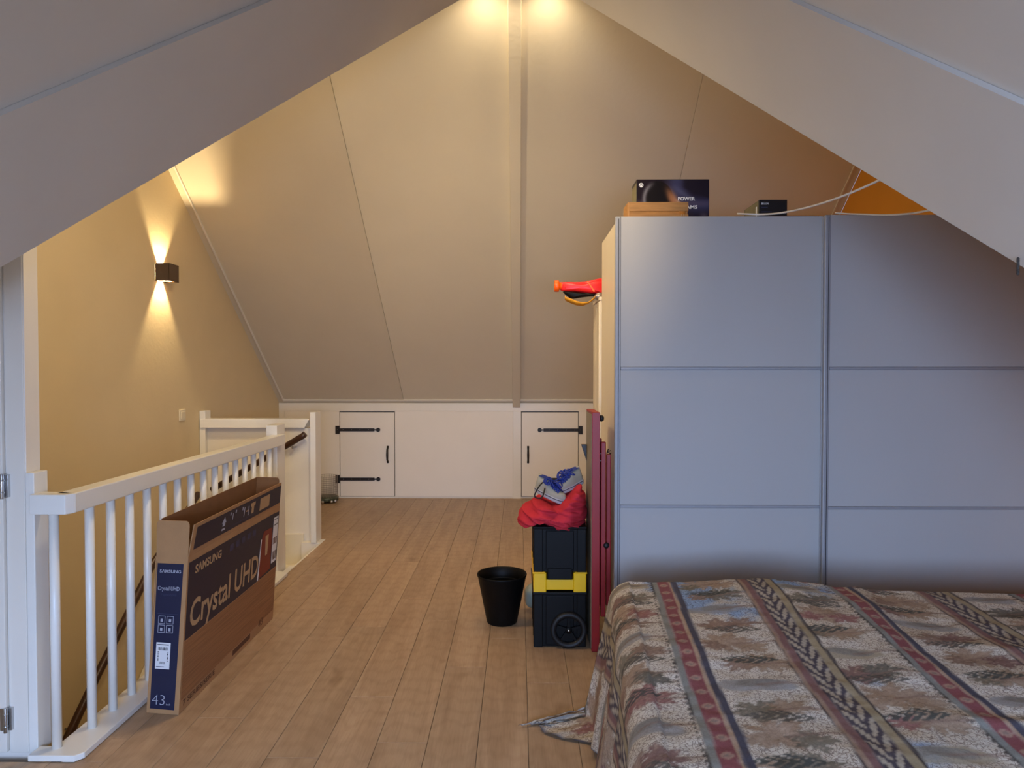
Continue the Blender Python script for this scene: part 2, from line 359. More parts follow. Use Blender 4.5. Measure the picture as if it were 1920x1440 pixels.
# ceiling: near roof slopes, cross gable slopes, and the panelled far slope
ce = MB(); d = (0, 0, 0.05)
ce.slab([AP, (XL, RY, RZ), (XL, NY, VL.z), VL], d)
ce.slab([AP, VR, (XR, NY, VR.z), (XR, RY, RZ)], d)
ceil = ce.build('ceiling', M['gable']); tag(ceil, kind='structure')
for nm, V_ in (('gable_slope', VL), ('gable_slope', VR)):
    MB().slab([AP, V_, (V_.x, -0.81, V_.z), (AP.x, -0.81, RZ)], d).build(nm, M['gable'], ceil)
def onslope(x, y, off=0): return Vector((x, y, KZ+(YB-y)*fs_slope))-Vector((0, fs_slope, 1)).normalized()*off
seams = [XL, -1.212, -0.022, 1.175, XR]
for i in range(4):
    g = 0.0012; a, b_ = seams[i]+g, seams[i+1]-g
    o0, o1 = (0.0, 0.0), (0.0, 0.0)
    if i == 0: o0, o1 = (0.002, 0.002), (0.006, 0.006)
    MB().slab([onslope(a, YB, o0[0]), onslope(b_, YB, o1[0]), onslope(b_, RY, o1[0]), onslope(a, RY, o0[0])], (0, 0.015, 0.02)).build('ceiling_panel', M['ceiling_shaded'] if i == 0 else M['ceiling'], ceil)  # leftmost panel carries its shade in the colour
MB().slab([onslope(XL, YB, -0.03), onslope(XR, YB, -0.03), onslope(XR, RY, -0.03), onslope(XL, RY, -0.03)], (0, 0.03, 0.04)).build('roof_deck', M['ceiling'], ceil)
# boxed-in valley boards of the cross gable
def valley(name, V_, B0, B1, P):
    m_ = (RZ-P.z)/abs(P.x-AP.x); s = -1 if P.x < 0 else 1
    nn = Vector((-s*m_, 0, -1)).normalized()        # into the room
    Bt = ext(B0, B1, RY-1.0 if False else 3.4); Bb = ext(B0, B1, NY-0.35)
    # clamp upper end of the board on the ridge
    t = (RZ-B0.z)/(B1.z-B0.z); Bt = B0+(B1-B0)*t
    foot = Vector((V_.x, Bb.y, Bb.z))
    low = ext(AP, P, NY+0.02)
    o = MB().slab([AP+nn*0.001, low+nn*0.001, Bb+nn*0.001, Bt+nn*0.001], nn*0.016).build(name, M['gable']); tag(o, kind='structure')
valley('trim_1', VL, Vector((-1.235, 1.69, 1.995)), Vector((-0.82, 2.277, 2.551)), PL)
valley('trim_2', VR, Vector((1.177, 1.68, 2.008)), Vector((0.843, 2.161, 2.484)), PR)
# post up the far slope, beads round its panels, beads along the walls
def slope_bar(name, x0, x1, y0, y1, h, m):
    o = MB().slab([onslope(x0, y0, 0), onslope(x1, y0, 0), onslope(x1, y1, 0), onslope(x0, y1, 0)], onslope(0, 5, h)-onslope(0, 5, 0)).build(name, m, None, 0.003); return tag(o, kind='structure')
slope_bar('trim_3', -0.066, 0.014, YB, RY, 0.055, M['ceiling'])
slope_bar('trim_4', XL+0.06, -0.066, YB-0.055, YB-0.035, 0.014, M['white'])
slope_bar('trim_5', 0.014, XR-0.06, YB-0.055, YB-0.035, 0.014, M['white'])
slope_bar('trim_6', XL+0.055, XL+0.068, YB-0.04, RY, 0.018, M['white'])
slope_bar('trim_7', XR-0.068, XR-0.055, YB-0.04, RY, 0.010, M['ceiling'])
# frame on the knee wall
sbox('trim_8', M['white'], (XL, XR, YB-0.022, YB, 0.925, KZ), 0.002)
sbox('trim_9', M['white'], (-0.062, 0.022, YB-0.022, YB, 0.0, 0.925), 0.002)
sbox('trim_10', M['white'], (XL, XL+0.06, YB-0.022, YB, 0.0, 0.925), 0.002)
sbox('baseboard_back', M['white'], (XL+0.06, -0.062, YB-0.008, YB, 0.0, 0.018), 0)

def strap_hinge(parent, xp, z, s):
    h = MB(); w = 0.042
    h.box(min(xp, xp-s*w), max(xp, xp-s*w), YB-0.031, YB-0.020, z-0.042, z+0.042)
    x1 = xp+s*0.37; h.box(min(xp, x1), max(xp, x1), YB-0.030, YB-0.021, z-0.016, z+0.016)
    x2 = xp+s*0.395; h.box(min(x1, x2), max(x1, x2), YB-0.030, YB-0.021, z-0.007, z+0.007)
    h.cyl((xp+s*0.41, YB-0.030, z), 0.022, 0.009, 'y', 16)
    o = h.build('strap_hinge', M['black_iron'], parent, 0.001)
    for q in (-0.02, 0.04, 0.13, 0.22, 0.31):
        MB().lathe((xp+s*q, YB-0.0325, z), [(0.0, -0.002), (0.003, -0.0015), (0.004, 0.002)], 8, 'y').build('screw', M['chrome'], o)
def knee_door(name, x0, x1, s, label):
    # recess line round a flush door leaf
    d_ = box(name, M['cream'], (x0+0.006, x1-0.006, YB-0.020, YB-0.001, 0.022, 0.912), None, 0.0015); tag(d_, label, kind='structure')
    box('door_gap', M['dark_gap'], (x0+0.0005, x1-0.0005, YB-0.006, YB+0.001, 0.018, 0.919), d_, 0)
    hx = x0 if s > 0 else x1
    strap_hinge(d_, hx, 0.727, s); strap_hinge(d_, hx, 0.205, s)
    kx = x1-0.075 if s > 0 else x0+0.075
    pts = [(kx, YB-0.022, 0.555), (kx, YB-0.028, 0.54), (kx, YB-0.055, 0.52), (kx, YB-0.062, 0.467), (kx, YB-0.055, 0.414), (kx, YB-0.028, 0.394), (kx, YB-0.022, 0.379)]
    MB().tube(pts, [0.012, 0.011, 0.010, 0.0115, 0.010, 0.011, 0.012], 8).build('handle', M['black_iron'], d_)
    return d_
# boards that fill the frame either side of the doors, 20 mm proud of the wall
def fill(x0, x1): return box('wall_panel', M['cream'], (x0+0.0008, x1-0.0008, YB-0.018, YB, 0.018, 0.925), wb, 0.001)
fill(XL+0.06, -1.897); fill(-1.311, -0.062); fill(0.629, 1.55); fill(1.55, XR)
knee_door('door_2', -1.897, -1.311, 1, 'low white knee wall door with two black strap hinges on its left')
knee_door('door_3', 0.022, 0.629, -1, 'low white knee wall door with black strap hinges on its right, behind the shoes')

# wall with the door at the left edge
YD = 2.50
dw = MB().slab([(XL, YD, -0.2), (-1.755, YD, -0.2), (-1.755, YD, 2.13), (XL, YD, 2.13)], (0, 0.075, 0)).build('wall_door', M['cream']); tag(dw, kind='structure')
MB().box(-1.822, -1.757, YD-0.004, YD, 0, 2.08).build('trim_11', M['white'], None, 0.002)['kind'] = 'structure'
MB().box(-1.757, -1.7535, YD, YD+0.075, 0, 2.08).build('trim_12', M['white'], None, 0.002)['kind'] = 'structure'
dr = box('door_1', M['white'], (-2.50, -1.826, YD-0.018, YD-0.002, 0.008, 2.0), None, 0.002); tag(dr, 'white door at the left edge with steel hinges', kind='structure')
for z in (0.962, 0.128):
    h = MB().box(-1.846, -1.828, YD-0.022, YD-0.017, z-0.04, z+0.04).box(-1.822, -1.808, YD-0.016, YD-0.003, z-0.04, z+0.04).cyl((-1.823, YD-0.026, z-0.044), 0.007, 0.088, 'z', 12)
    ho = h.build('hinge', M['chrome'], dr, 0.0008)
    for q in (-0.022, 0.022): MB().cyl((-1.823, YD-0.026, z+q-0.003), 0.0085, 0.006, 'z', 12).build('hinge_ring', M['chrome'], ho)

# stair well sides below the floor
for i, b_ in enumerate(((-2.54, -1.56, 2.50, 2.59, -2.7, -0.2), (-1.56, -1.50, 2.44, 5.72, -2.7, -0.2), (-2.54, -1.56, 5.64, 5.74, -2.7, -0.1), (-2.6, -1.5, 2.4, 5.8, -2.8, -2.7))):
    sbox('wall_well' if i < 3 else 'floor_lower', M['ochre'] if i != 2 else M['white'], b_, 0)
sbox('trim_13', M['white'], (-1.572, -1.558, 4.90, 5.55, -0.20, -0.001), 0.002)      # nosing of the landing
sbox('trim_14', M['white'], (-1.60, -1.558, 2.44, 4.90, -0.22, 0.002), 0.001)

# ------------------------------------------------------------------ stairs
st = thing('staircase', 'white winding staircase going down behind the white railing', 'stairs', (-2.1, 4.6, -2.7))
c0 = Vector((-1.60, 4.80, 0))
angs = [90, 65, 38, 10]
def rayhit(a):
    dx, dy = -math.cos(math.radians(90-a)) if False else -math.cos(math.radians(a)), math.sin(math.radians(a))
    ts = []
    if dx < -1e-6: ts.append((XL+0.04-c0.x)/dx)
    if dy > 1e-6: ts.append((5.62-c0.y)/dy)
    t = min(ts); return Vector((c0.x+dx*t, c0.y+dy*t, 0))
for i in range(3):
    z = -0.19*(i+1); p0, p1 = rayhit(angs[i]), rayhit(angs[i+1]); poly = [c0, p0]
    if abs(p0.y-5.62) < 1e-3 and abs(p1.x-(XL+0.04)) < 1e-3: poly.append(Vector((XL+0.04, 5.62, 0)))
    poly.append(p1)
    MB().slab([(p.x, p.y, z) for p in poly], (0, 0, -0.035)).build('tread', M['tread'], st, 0.004)
    MB().slab([(c0.x, c0.y, z-0.035), (p1.x, p1.y, z-0.035), (p1.x, p1.y, z-0.19), (c0.x, c0.y, z-0.19)], (0, -0.015, 0)).build('riser', M['tread'], st)
for i in range(8):
    z = -0.76-0.19*i; y1 = 4.84-0.235*i
    MB().box(XL+0.04, -1.60, y1-0.26, y1, z-0.035, z).build('tread', M['tread'], st, 0.004)
    MB().box(XL+0.04, -1.60, y1-0.255, y1-0.24, z-0.19, z-0.035).build('riser', M['tread'], st)
MB().slab([(XL+0.002, 5.0, -0.42), (XL+0.002, 5.0, -0.85), (XL+0.002, 2.7, -2.7), (XL+0.002, 2.6, -2.35)], (0.03, 0, 0)).build('stringer', M['tread'], st, 0.003)
MB().slab([(XL+0.002, 5.62, -0.30), (XL+0.002, 5.62, -0.65), (XL+0.002, 5.0, -0.85), (XL+0.002, 5.0, -0.40)], (0.03, 0, 0)).build('stringer', M['tread'], st, 0.003)
MB().slab([(-1.72, 5.638, 0.055), (-1.72, 5.638, -0.20), (-2.50, 5.638, -0.62), (-2.50, 5.638, -0.12), (-2.05, 5.638, 0.055)], (0, -0.02, 0)).build('skirting', M['tread'], st, 0.004)

# half wall at the far side of the stair opening
hw = thing('half_wall', 'white panelled half wall with square post beyond the stair opening', 'half wall', (-2.05, 5.66, 0))
box('panel', M['white'], (-2.49, -1.645, 5.64, 5.70, -0.02, 0.90), hw, 0.001)
box('panel', M['white'], (-1.72, -1.559, 5.56, 5.70, -0.30, -0.001), hw, 0.001)
box('post', M['rail'], (-1.643, -1.599, 5.55, 5.70, 0.0, 1.033), hw, 0.003)
box('post', M['rail'], (-2.537, -2.49, 5.60, 5.70, 0.0, 1.04), hw, 0.003)
MB().slab([(-2.53, 5.59, 0.975), (-1.66, 5.59, 0.975), (-1.70, 5.59, 0.905), (-2.53, 5.59, 0.905)], (0, 0.13, 0)).build('cap_rail', M['rail'], hw, 0.003)

# railing along the stair well
rl = thing('stair_railing', 'white painted railing with round balusters along the stair opening', 'railing', (-1.61, 3.6, 0))
MB().slab([(-1.577, 2.494, 0.865), (-1.577, 4.77, 0.865), (-1.577, 4.77, 0.935), (-1.577, 2.494, 0.935)], (-0.07, 0, 0)).build('top_rail', M['rail'], rl, 0.004)
MB().slab([(-1.7195, 2.462, 0.865), (-1.592, 2.462, 0.865), (-1.577, 2.494, 0.865), (-1.647, 2.53, 0.865), (-1.7195, 2.53, 0.865)], (0, 0, 0.07)).build('rail_return', M['rail'], rl, 0.003)
box('wall_post', M['rail'], (-1.752, -1.720, 2.49, 2.565, 0.0, 1.008), rl, 0.003)
box('newel_post', M['rail'], (-1.685, -1.612, 4.70, 4.86, -0.25, 0.998), rl, 0.003)
MB().slab([(-1.533, 2.46, 0.002), (-1.533, 4.66, 0.002), (-1.60, 4.70, 0.002), (-1.66, 4.70, 0.002), (-1.66, 2.50, 0.002), (-1.719, 2.50, 0.002), (-1.719, 2.435, 0.002), (-1.555, 2.435, 0.002)], (0, 0, 0.022)).build('bottom_plate', M['rail'], rl, 0.003)
for k in range(15):
    y = 2.635+0.137*k
    MB().cyl((-1.612, y, 0.015), 0.0165, 0.86, 'z', 16).build('baluster', M['rail'], rl)
MB().cyl((-1.652, 2.492, 0.015), 0.0165, 0.86, 'z', 16).build('baluster', M['rail'], rl)

# handrail
hr = thing('handrail', 'dark brown wooden handrail descending along the stair walls', 'handrail', (-2.2, 5.5, 0.5))
MB().tube([(-1.68, 5.545, 0.862), (-1.70, 5.545, 0.845), (-2.42, 5.545, 0.42)], 0.024, 14).build('rail', M['handrail'], hr)
MB().tube([(-2.47, 5.42, 0.41), (-2.47, 4.73, 0.055), (-2.47, 4.08, -0.43), (-2.47, 3.0, -1.30)], 0.024, 14).build('rail', M['handrail'], hr)
for (p, q) in (((-1.78, 5.545, 0.785), (-1.78, 5.638, 0.75)), ((-2.25, 5.545, 0.50), (-2.25, 5.638, 0.46)), ((-2.47, 5.0, 0.18), (-2.538, 5.0, 0.13)), ((-2.47, 3.9, -0.59), (-2.538, 3.9, -0.64))):
    p, q = Vector(p), Vector(q); MB().tube([p, Vector((p.x, p.y, q.z)), q], 0.007, 8).cyl(q, 0.001, 0.001).build('bracket', M['chrome'], hr)

# wall lamp: open-ended square tube with baffles
wlp = thing('wall_lamp', 'grey-brown cube wall lamp throwing light up and down the left wall', 'lamp', (-2.54, 5.012, 2.051))
x0, x1, y0, y1, z0, z1 = XL+0.001, -2.44, 4.941, 5.083, 1.990, 2.112
b_ = MB(); t = 0.004
b_.box(x0, x1, y0, y0+t, z0, z1).box(x0, x1, y1-t, y1, z0, z1).box(x1-t, x1, y0, y1, z0, z1)
b_.build('housing', M['lamp'], wlp, 0.001)
for z in (z0+0.004, z1-0.007):
    bf = MB(); a0, a1, c_0, c_1 = x0+0.001, x0+0.074, 5.012-0.034, 5.012+0.034
    bf.box(x0, x1-t, y0+t, c_0, z, z+0.003).box(x0, x1-t, c_1, y1-t, z, z+0.003).box(a1, x1-t, c_0, c_1, z, z+0.003)
    bf.build('baffle', M['lamp'], wlp)
MB().box(x1-0.0075, x1-0.0045, y0+0.02, y1-0.02, z0+0.008, z0+0.02).build('lens', M['glow'], wlp)
# light switch
sw = thing('light_switch', 'square cream light switch on the left wall above the stairs', 'switch', (XL, 5.31, 1.024))
box('plate', M['switch'], (XL+0.001, XL+0.010, 5.265, 5.356, 0.983, 1.066), sw, 0.002)
box('rocker', M['switch'], (XL+0.010, XL+0.015, 5.281, 5.340, 0.998, 1.051), sw, 0.0015)
# ridge downlights (above the frame)
for sx in (-0.20, 0.17):
    t_ = thing('ridge_downlight', 'small white ceiling downlight on the ridge, %s of the post' % ('left' if sx < 0 else 'right'), 'lamp', (sx, 4.02, 3.60), 'ridge downlights')
    MB().lathe((sx, 4.02, 3.565), [(0.0, 0.06), (0.038, 0.06), (0.04, 0.055), (0.04, 0.0), (0.034, 0.0), (0.034, 0.03)], 24).build('housing', M['white'], t_)
    MB().lathe((sx, 4.02, 3.565), [(0.0, 0.028), (0.033, 0.028)], 24).build('lens', M['glow'], t_)

cl_ = thing('fill_lamp', 'unseen fill lamp added on the near roof slope, white base', 'lamp', (-0.95, 3.18, 2.82))  # fixture body for the added fill light
MB().lathe((-0.95, 3.18, 2.79), [(0.0, 0.07), (0.13, 0.07), (0.14, 0.05), (0.14, 0.0), (0.125, 0.0), (0.125, 0.045), (0.0, 0.045)], 32).build('base', M['white'], cl_)
cs_ = thing('fill_spot', 'unseen white fill spotlight added under the near ridge, aimed at the back wall', 'lamp', (0.0, 1.93, 3.66))  # fixture body for the added back-wall spot
MB().tube([(0, 1.86, 3.058), (0, 1.90, 3.040), (0, 1.935, 3.026)], [0.03, 0.045, 0.052], 20).build('housing', M['white'], cs_)
MB().cyl((0, 1.90, 3.05), 0.010, 0.60).build('stem', M['white'], cs_)
# ------------------------------------------------------------------ wardrobe with sliding doors
wd = thing('wardrobe', 'tall wardrobe with pale grey panelled sliding doors', 'wardrobe', (1.46, 3.7, 0))
WX0, WX1, WY0, WY1, WT = 0.468, 2.455, 3.42, 4.02, 2.085
box('side_panel', M['side'], (WX0, WX0+0.018, WY0+0.004, WY1, 0.0, WT), wd, 0.001)
box('side_panel', M['side'], (WX1-0.018, WX1, WY0, WY1, 0.0, WT), wd, 0.001)
box('top_panel', M['side'], (WX0+0.018, WX1-0.018, WY0, WY1, WT-0.03, WT), wd, 0.001)
box('back_panel', M['side'], (WX0+0.018, WX1-0.018, WY1-0.01, WY1, 0.05, WT-0.03), wd, 0)
box('plinth', M['side'], (WX0+0.018, WX1-0.018, WY0+0.02, WY0+0.04, 0.0, 0.07), wd, 0)
for (a, b2, y) in ((0.456, 1.462, 3.38), (1.435, 2.452, 3.352)):
    e_ = bpy.data.objects.new('sliding_door', None); COL.objects.link(e_); e_.parent = wd; e_.empty_display_size = 0.05
    e_.location = Vector((a, y, 0.04))-wd.location
    y0, y1 = y, y+0.022; zb = 0.04; zt = 2.098
    for p, q in ((a, a+0.028), (b2-0.028, b2)):
        MB().box(p, q, y0, y1, zb, zt).build('stile', M['alu'], e_, 0.005)
    MB().box(a+0.0155, a+0.0185, y0-0.0005, y0+0.004, zb, zt-0.01).build('groove', M['dark_gap'], e_)
    zz = [zb+0.01, 0.718, 1.378, zt]
    for z in zz[1:3]+[zb+0.01]: MB().box(a+0.028, b2-0.028, y0+0.001, y1, z-0.007, z+0.007).build('divider', M['alu'], e_, 0.002)
    for i in range(3): MB().box(a+0.028, b2-0.028, y0+0.006, y1-0.003, zz[i]+0.0075, zz[i+1]-(0.0075 if i < 2 else 0)).build('door_panel', M['door_panel'], e_, 0.0008)

# tall white cabinet behind it
tc_ = thing('tall_cabinet', 'tall white cabinet standing behind the wardrobe', 'cabinet', (0.9, 4.2, 0))
box('body', M['side'], (0.462, 1.30, 4.05, 4.37, 0.0, 1.766), tc_, 0.002)
box('top', M['side'], (0.455, 1.31, 4.04, 4.38, 1.766, 1.784), tc_, 0.002)
for (y0, y1) in ((4.062, 4.20), (4.215, 4.36)): box('side_panel', M['side'], (0.456, 0.462, y0, y1, 0.04, 1.76), tc_, 0.002)

# toy blaster lying on the cabinet
k = 4.16/1330
def px(pts, Y): s = Y/1330; return [((a-973)*s, 1.38-(b-690)*s) for a, b in pts]
tb = thing('toy_blaster', 'red toy blaster with orange muzzle poking out beside the wardrobe', 'toy', (0.36, 4.16, 1.80))
inflate(px([(1049, 532), (1060, 530), (1080, 530), (1098, 529), (1112, 525), (1130, 523), (1150, 530), (1150, 556), (1128, 552), (1112, 552), (1095, 550), (1075, 548), (1058, 547), (1050, 544)], 4.16), 4.16, 0.035, M['toy_red'], 'body', tb, K=10, power=0.35)
MB().slab([((1098-973)*k, 4.125, 1.38+(690-529)*k), ((1101-973)*k, 4.125, 1.38+(690-529)*k), ((1114-973)*k, 4.125, 1.38+(690-548)*k), ((1111-973)*k, 4.125, 1.38+(690-549)*k)], (0, -0.004, 0)).build('seam', M['toy_orange'], tb, 0.0005)
MB().lathe((0, 0, 0), [(0.0, 0.0), (0.022, 0.0), (0.031, 0.002), (0.033, 0.006), (0.033, 0.024), (0.030, 0.028), (0.024, 0.03)], 24, 'x').v
mz = MB(); mz.lathe(((1039-973)*k, 4.16, 1.38+(690-537)*k), [(0.0, 0.006), (0.020, 0.004), (0.023, 0.0), (0.033, 0.001), (0.034, 0.008), (0.034, 0.020), (0.032, 0.027), (0.022, 0.028), (0.022, 0.045)], 24, 'x'); mz.build('muzzle', M['toy_orange'], tb)
for q in range(4): MB().cyl(((1058+q*4-973)*k, 4.16, 1.38+(690-539)*k), 0.0275, 0.004, 'x', 20).build('rib', M['toy_red'], tb)
inflate(px([(1055, 548), (1066, 548), (1085, 549), (1104, 552), (1122, 552), (1122, 556), (1105, 557), (1088, 559), (1072, 561), (1064, 557)], 4.16), 4.15, 0.024, M['black_plastic'], 'fore_grip', tb, K=8, power=0.4)
sp = px([(1059, 556), (1058, 560), (1062, 562), (1070, 565), (1080, 569), (1092, 571), (1102, 569), (1110, 563), (1117, 556)], 4.13)
mb = MB(); vs = []; 
for i, (a, c_) in enumerate(sp):
    w = 0.004+0.010*math.sin(math.pi*min(1, i/6.0))
    vs += [(a, 4.10, c_+w*0.6), (a+0.002, 4.13, c_-w)]
mb.add(vs, [(2*i, 2*i+1, 2*i+3, 2*i+2) for i in range(len(sp)-1)], True)
o = mb.build('strap', M['strap_yellow'], tb, fix=False); sd = o.modifiers.new('solid', 'SOLIDIFY'); sd.thickness = 0.003
inflate(px([(1114, 556), (1119, 550), (1128, 549), (1132, 556), (1126, 561), (1118, 562)], 4.10), 4.11, 0.02, M['wire'], 'buckle', tb, K=6)
MB().tube([((a-973)*k, 4.11, 1.38+(690-b)*k) for a, b in ((1117, 559), (1116, 566), (1113, 572), (1117, 578), (1122, 574), (1124, 566))], 0.0012, 6).build('cord', M['wire'], tb)

# ------------------------------------------------------------------ things on the wardrobe
T0 = WT+0.001
cb = thing('console_carton', 'game console carton with dark blue planet artwork on the wardrobe', 'box', (0.78, 3.69, T0))
CX0, CX1, CY0, CY1, CZ = 0.592, 0.957, 3.60, 3.74, 2.330
box('carton', M['black_box'], (CX0, CX1, CY0, CY1, T0, CZ), cb, 0.003)
box('side_print', M['box_side'], (CX0-0.001, CX0, CY0+0.006, CY1-0.006, T0+0.006, CZ-0.02), cb, 0)
MB().slab([(CX1-0.001, CY0-0.001, CZ), (CX1+0.006, CY0+0.03, CZ-0.006), (CX1+0.005, CY0+0.03, T0+0.01), (CX1-0.001, CY0-0.001, T0+0.01)], (0.001, 0.001, 0)).build('open_flap', M['black_box'], cb)
def painted(name, parent, xa, xb, y, za, zb, nx, nz, fn, m=None):
    X, Z = np.meshgrid(np.linspace(0, 1, nx), np.linspace(0, 1, nz)); o3 = origin(parent)
    V = np.stack([xa+(xb-xa)*X-o3.x, np.full_like(X, y-o3.y), za+(zb-za)*Z-o3.z], -1).reshape(-1, 3)
    F = [(j*nx+i, j*nx+i+1, (j+1)*nx+i+1, (j+1)*nx+i) for j in range(nz-1) for i in range(nx-1)]
    me = bpy.data.meshes.new(name); me.from_pydata(V.tolist(), [], F); at = me.color_attributes.new('col', 'FLOAT_COLOR', 'POINT')
    C_ = fn(X.ravel(), Z.ravel()); C_ = (C_/255.0)**2.2; at.data.foreach_set('color', np.concatenate([C_, np.ones((len(C_), 1))], 1).astype(np.float32).ravel())
    me.materials.append(m or M['art']); o = bpy.data.objects.new(name, me); COL.objects.link(o); o.parent = parent; return o
def sm(a, b, x): t = np.clip((x-a)/(b-a), 0, 1); return t*t*(3-2*t)
def mixc(c, col, w): return c*(1-w[:, None])+np.array(col, float)[None]*w[:, None]
def art(x, z):
    c = np.zeros((len(x), 3))+np.array((34, 26, 34.0))
    c = mixc(c, (64, 64, 92), sm(0.30, 0.55, x)*sm(0.15, 0.5, z)*(1-sm(0.55, 0.85, x)*sm(0.45, 0.8, z)))
    c = mixc(c, (40, 34, 44), sm(0.0, 0.05, z-0.65-(0.9-x)*0.6)*sm(0.6, 0.7, x))
    c = mixc(c, (96, 96, 124), np.exp(-((z-(1.35-x))/0.07)**2)*0.5*sm(0.45, 0.6, x)*sm(0.5, 0.7, z))
    c = mixc(c, (98, 84, 104), np.exp(-((z-0.5)/0.07)**2)*0.5)
    c = mixc(c, (50, 40, 46), sm(0.30, 0.05, z+0.1*np.sin(x*31)))
    c = mixc(c, (110, 100, 110), np.exp(-(((x-0.93)/0.05)**2+((z-0.2)/0.1)**2))*0.6)
    # plain dark round planet with a lit rim
    r = np.sqrt(((x-0.29)*1.75)**2+((z-0.60))**2)
    c = mixc(c, (28, 24, 26), 1-sm(0.36, 0.38, r))
    c = mixc(c, (128, 126, 136), np.exp(-((r-0.33)/0.05)**2)*sm(0.28, 0.12, x)*0.8)
    # warm light patch low at its right
    u = (x-0.51)+(z-0.58)*0.22; v = z-0.56-(0.51-x)*0.8
    c = mixc(c, (176, 120, 84), np.exp(-((u/0.075)**2+(v/0.20)**2)**1.5)*0.9)
    c = mixc(c, (214, 178, 140), np.exp(-(((x-0.60)/0.05)**2+((z-0.50+(x-0.60)*1.2)/0.04)**2))*0.8)
    return c
painted('printed_front', cb, CX0+0.002, CX1-0.002, CY0-0.0012, T0+0.002, CZ-0.003, 140, 90, art)
lg = MB(); lc = (0.615, CY0-0.0022, 2.300); lg.lathe(lc, [(0.0, 0), (0.0115, 0)], 24, 'y'); lg.build('logo', M['label'], cb, fix=False)
xm = MB()
for s in (-1, 1):
    pts = [Vector((lc[0]+s*0.0085*t_, lc[1]-0.0006, lc[2]+(-0.009+0.014*(1-abs(1-t_)**1.6)) )) for t_ in (1.0, 0.8, 0.55, 0.3, 0.0)]
    pts = [Vector((lc[0]+s*a, lc[1]-0.0006, lc[2]+b2)) for a, b2 in ((0.0085, -0.0085), (0.006, -0.001), (0.002, 0.0045), (-0.001, 0.0065))]
    xm.tube(pts, 0.0011, 6)
xm.tube([(lc[0]-0.004, lc[1]-0.0006, lc[2]+0.0095), (lc[0], lc[1]-0.0006, lc[2]+0.0065), (lc[0]+0.004, lc[1]-0.0006, lc[2]+0.0095)], 0.0009, 6)
xm.build('logo_mark', M['black_ink'], cb)
lettering('POWER', M['label'], cb, (0.800, CY0-0.0014, 2.222), (1, 0, 0), (0, 0, 1), 0.086, 0.019, 0.03)
lettering('YOUR', M['grey_ink'], cb, (0.805, CY0-0.0014, 2.166), (1, 0, 0), (0, 0, 1), 0.060, 0.0, 0.02) if False else None
lettering('DREAMS', M['label'], cb, (0.786, CY0-0.0014, 2.181), (1, 0, 0), (0, 0, 1), 0.112, 0.018, 0.03)

cr = thing('wooden_crate', 'small slatted pine crate in front of the console carton', 'crate', (0.67, 3.5, T0))
for (za, zb) in ((T0+0.001, T0+0.030), (T0+0.046, T0+0.089)): box('slat', M['pine'], (0.530, 0.812, 3.425, 3.433, za, zb), cr, 0.001)
for (za, zb) in ((T0+0.001, T0+0.030), (T0+0.046, T0+0.089)): box('slat', M['pine'], (0.530, 0.812, 3.567, 3.575, za, zb), cr, 0.001)
for x in (0.522, 0.800): box('end_board', M['pine'], (x, x+0.010, 3.433, 3.567, T0, T0+0.089), cr, 0.001)
box('bottom', M['pine'], (0.532, 0.800, 3.433, 3.567, T0, T0+0.008), cr, 0)
for q in (0.780, 0.790): MB().cyl((q, 3.4245, T0+0.020), 0.0009, 0.014, 'z', 6).build('staple', M['chrome'], cr)

bb = thing('small_black_carton', 'small black carton with a white brand name, grey sides, on the wardrobe', 'box', (1.22, 3.55, T0))
box('carton', M['black_box'], (1.152, 1.285, 3.43, 3.66, T0+0.004, 2.186), bb, 0.001)
box('side_print', M['box_side'], (1.1508, 1.152, 3.44, 3.655, T0+0.006, 2.184), bb, 0)
box('side_label', M['label'], (1.1500, 1.1508, 3.46, 3.476, T0+0.02, 2.160), bb, 0)
lettering('BR', M['label'], bb, (1.162, 3.4296, 2.163), (1, 0, 0), (0, 0, 1), 0.0125, 0.009, 0.03)
lettering('A', M['label'], bb, (1.1755, 3.4296, 2.163), (1, 0, 0), (0, 0, 1), 0.0065, 0.0125, 0.03)
lettering('UN', M['label'], bb, (1.183, 3.4296, 2.163), (1, 0, 0), (0, 0, 1), 0.0125, 0.009, 0.03)
for q, w in ((2.149, 0.03), (2.127, 0.05)): box('fine_print', M['dim_ink'], (1.162, 1.162+w, 3.4294, 3.4299, q, q+0.003), bb, 0)
fb = thing('thin_brown_board', 'thin red-brown board lying on the wardrobe by the black carton', 'board', (1.33, 3.55, T0))
box('board', M['brown_board'], (1.19, 1.43, 3.41, 3.422, T0, T0+0.020), fb, 0.001); box('board', M['brown_board'], (1.20, 1.43, 3.422, 3.60, T0, T0+0.003), fb, 0.0005)
co = thing('coiled_tubing', 'coil of thin amber tubing on top of the wardrobe by the orange wall', 'tubing', (1.72, 3.62, T0))
for i in range(4):
    pts = [(1.72+(0.095-0.006*i)*math.cos(a), 3.62+(0.095-0.006*i)*math.sin(a), T0+0.006+0.011*i+0.006*math.sin(a+i)) for a in [2*math.pi*j/36 for j in range(37)]]
    MB().tube(pts, 0.0042, 8, False).build('coil', M['amber'], co)
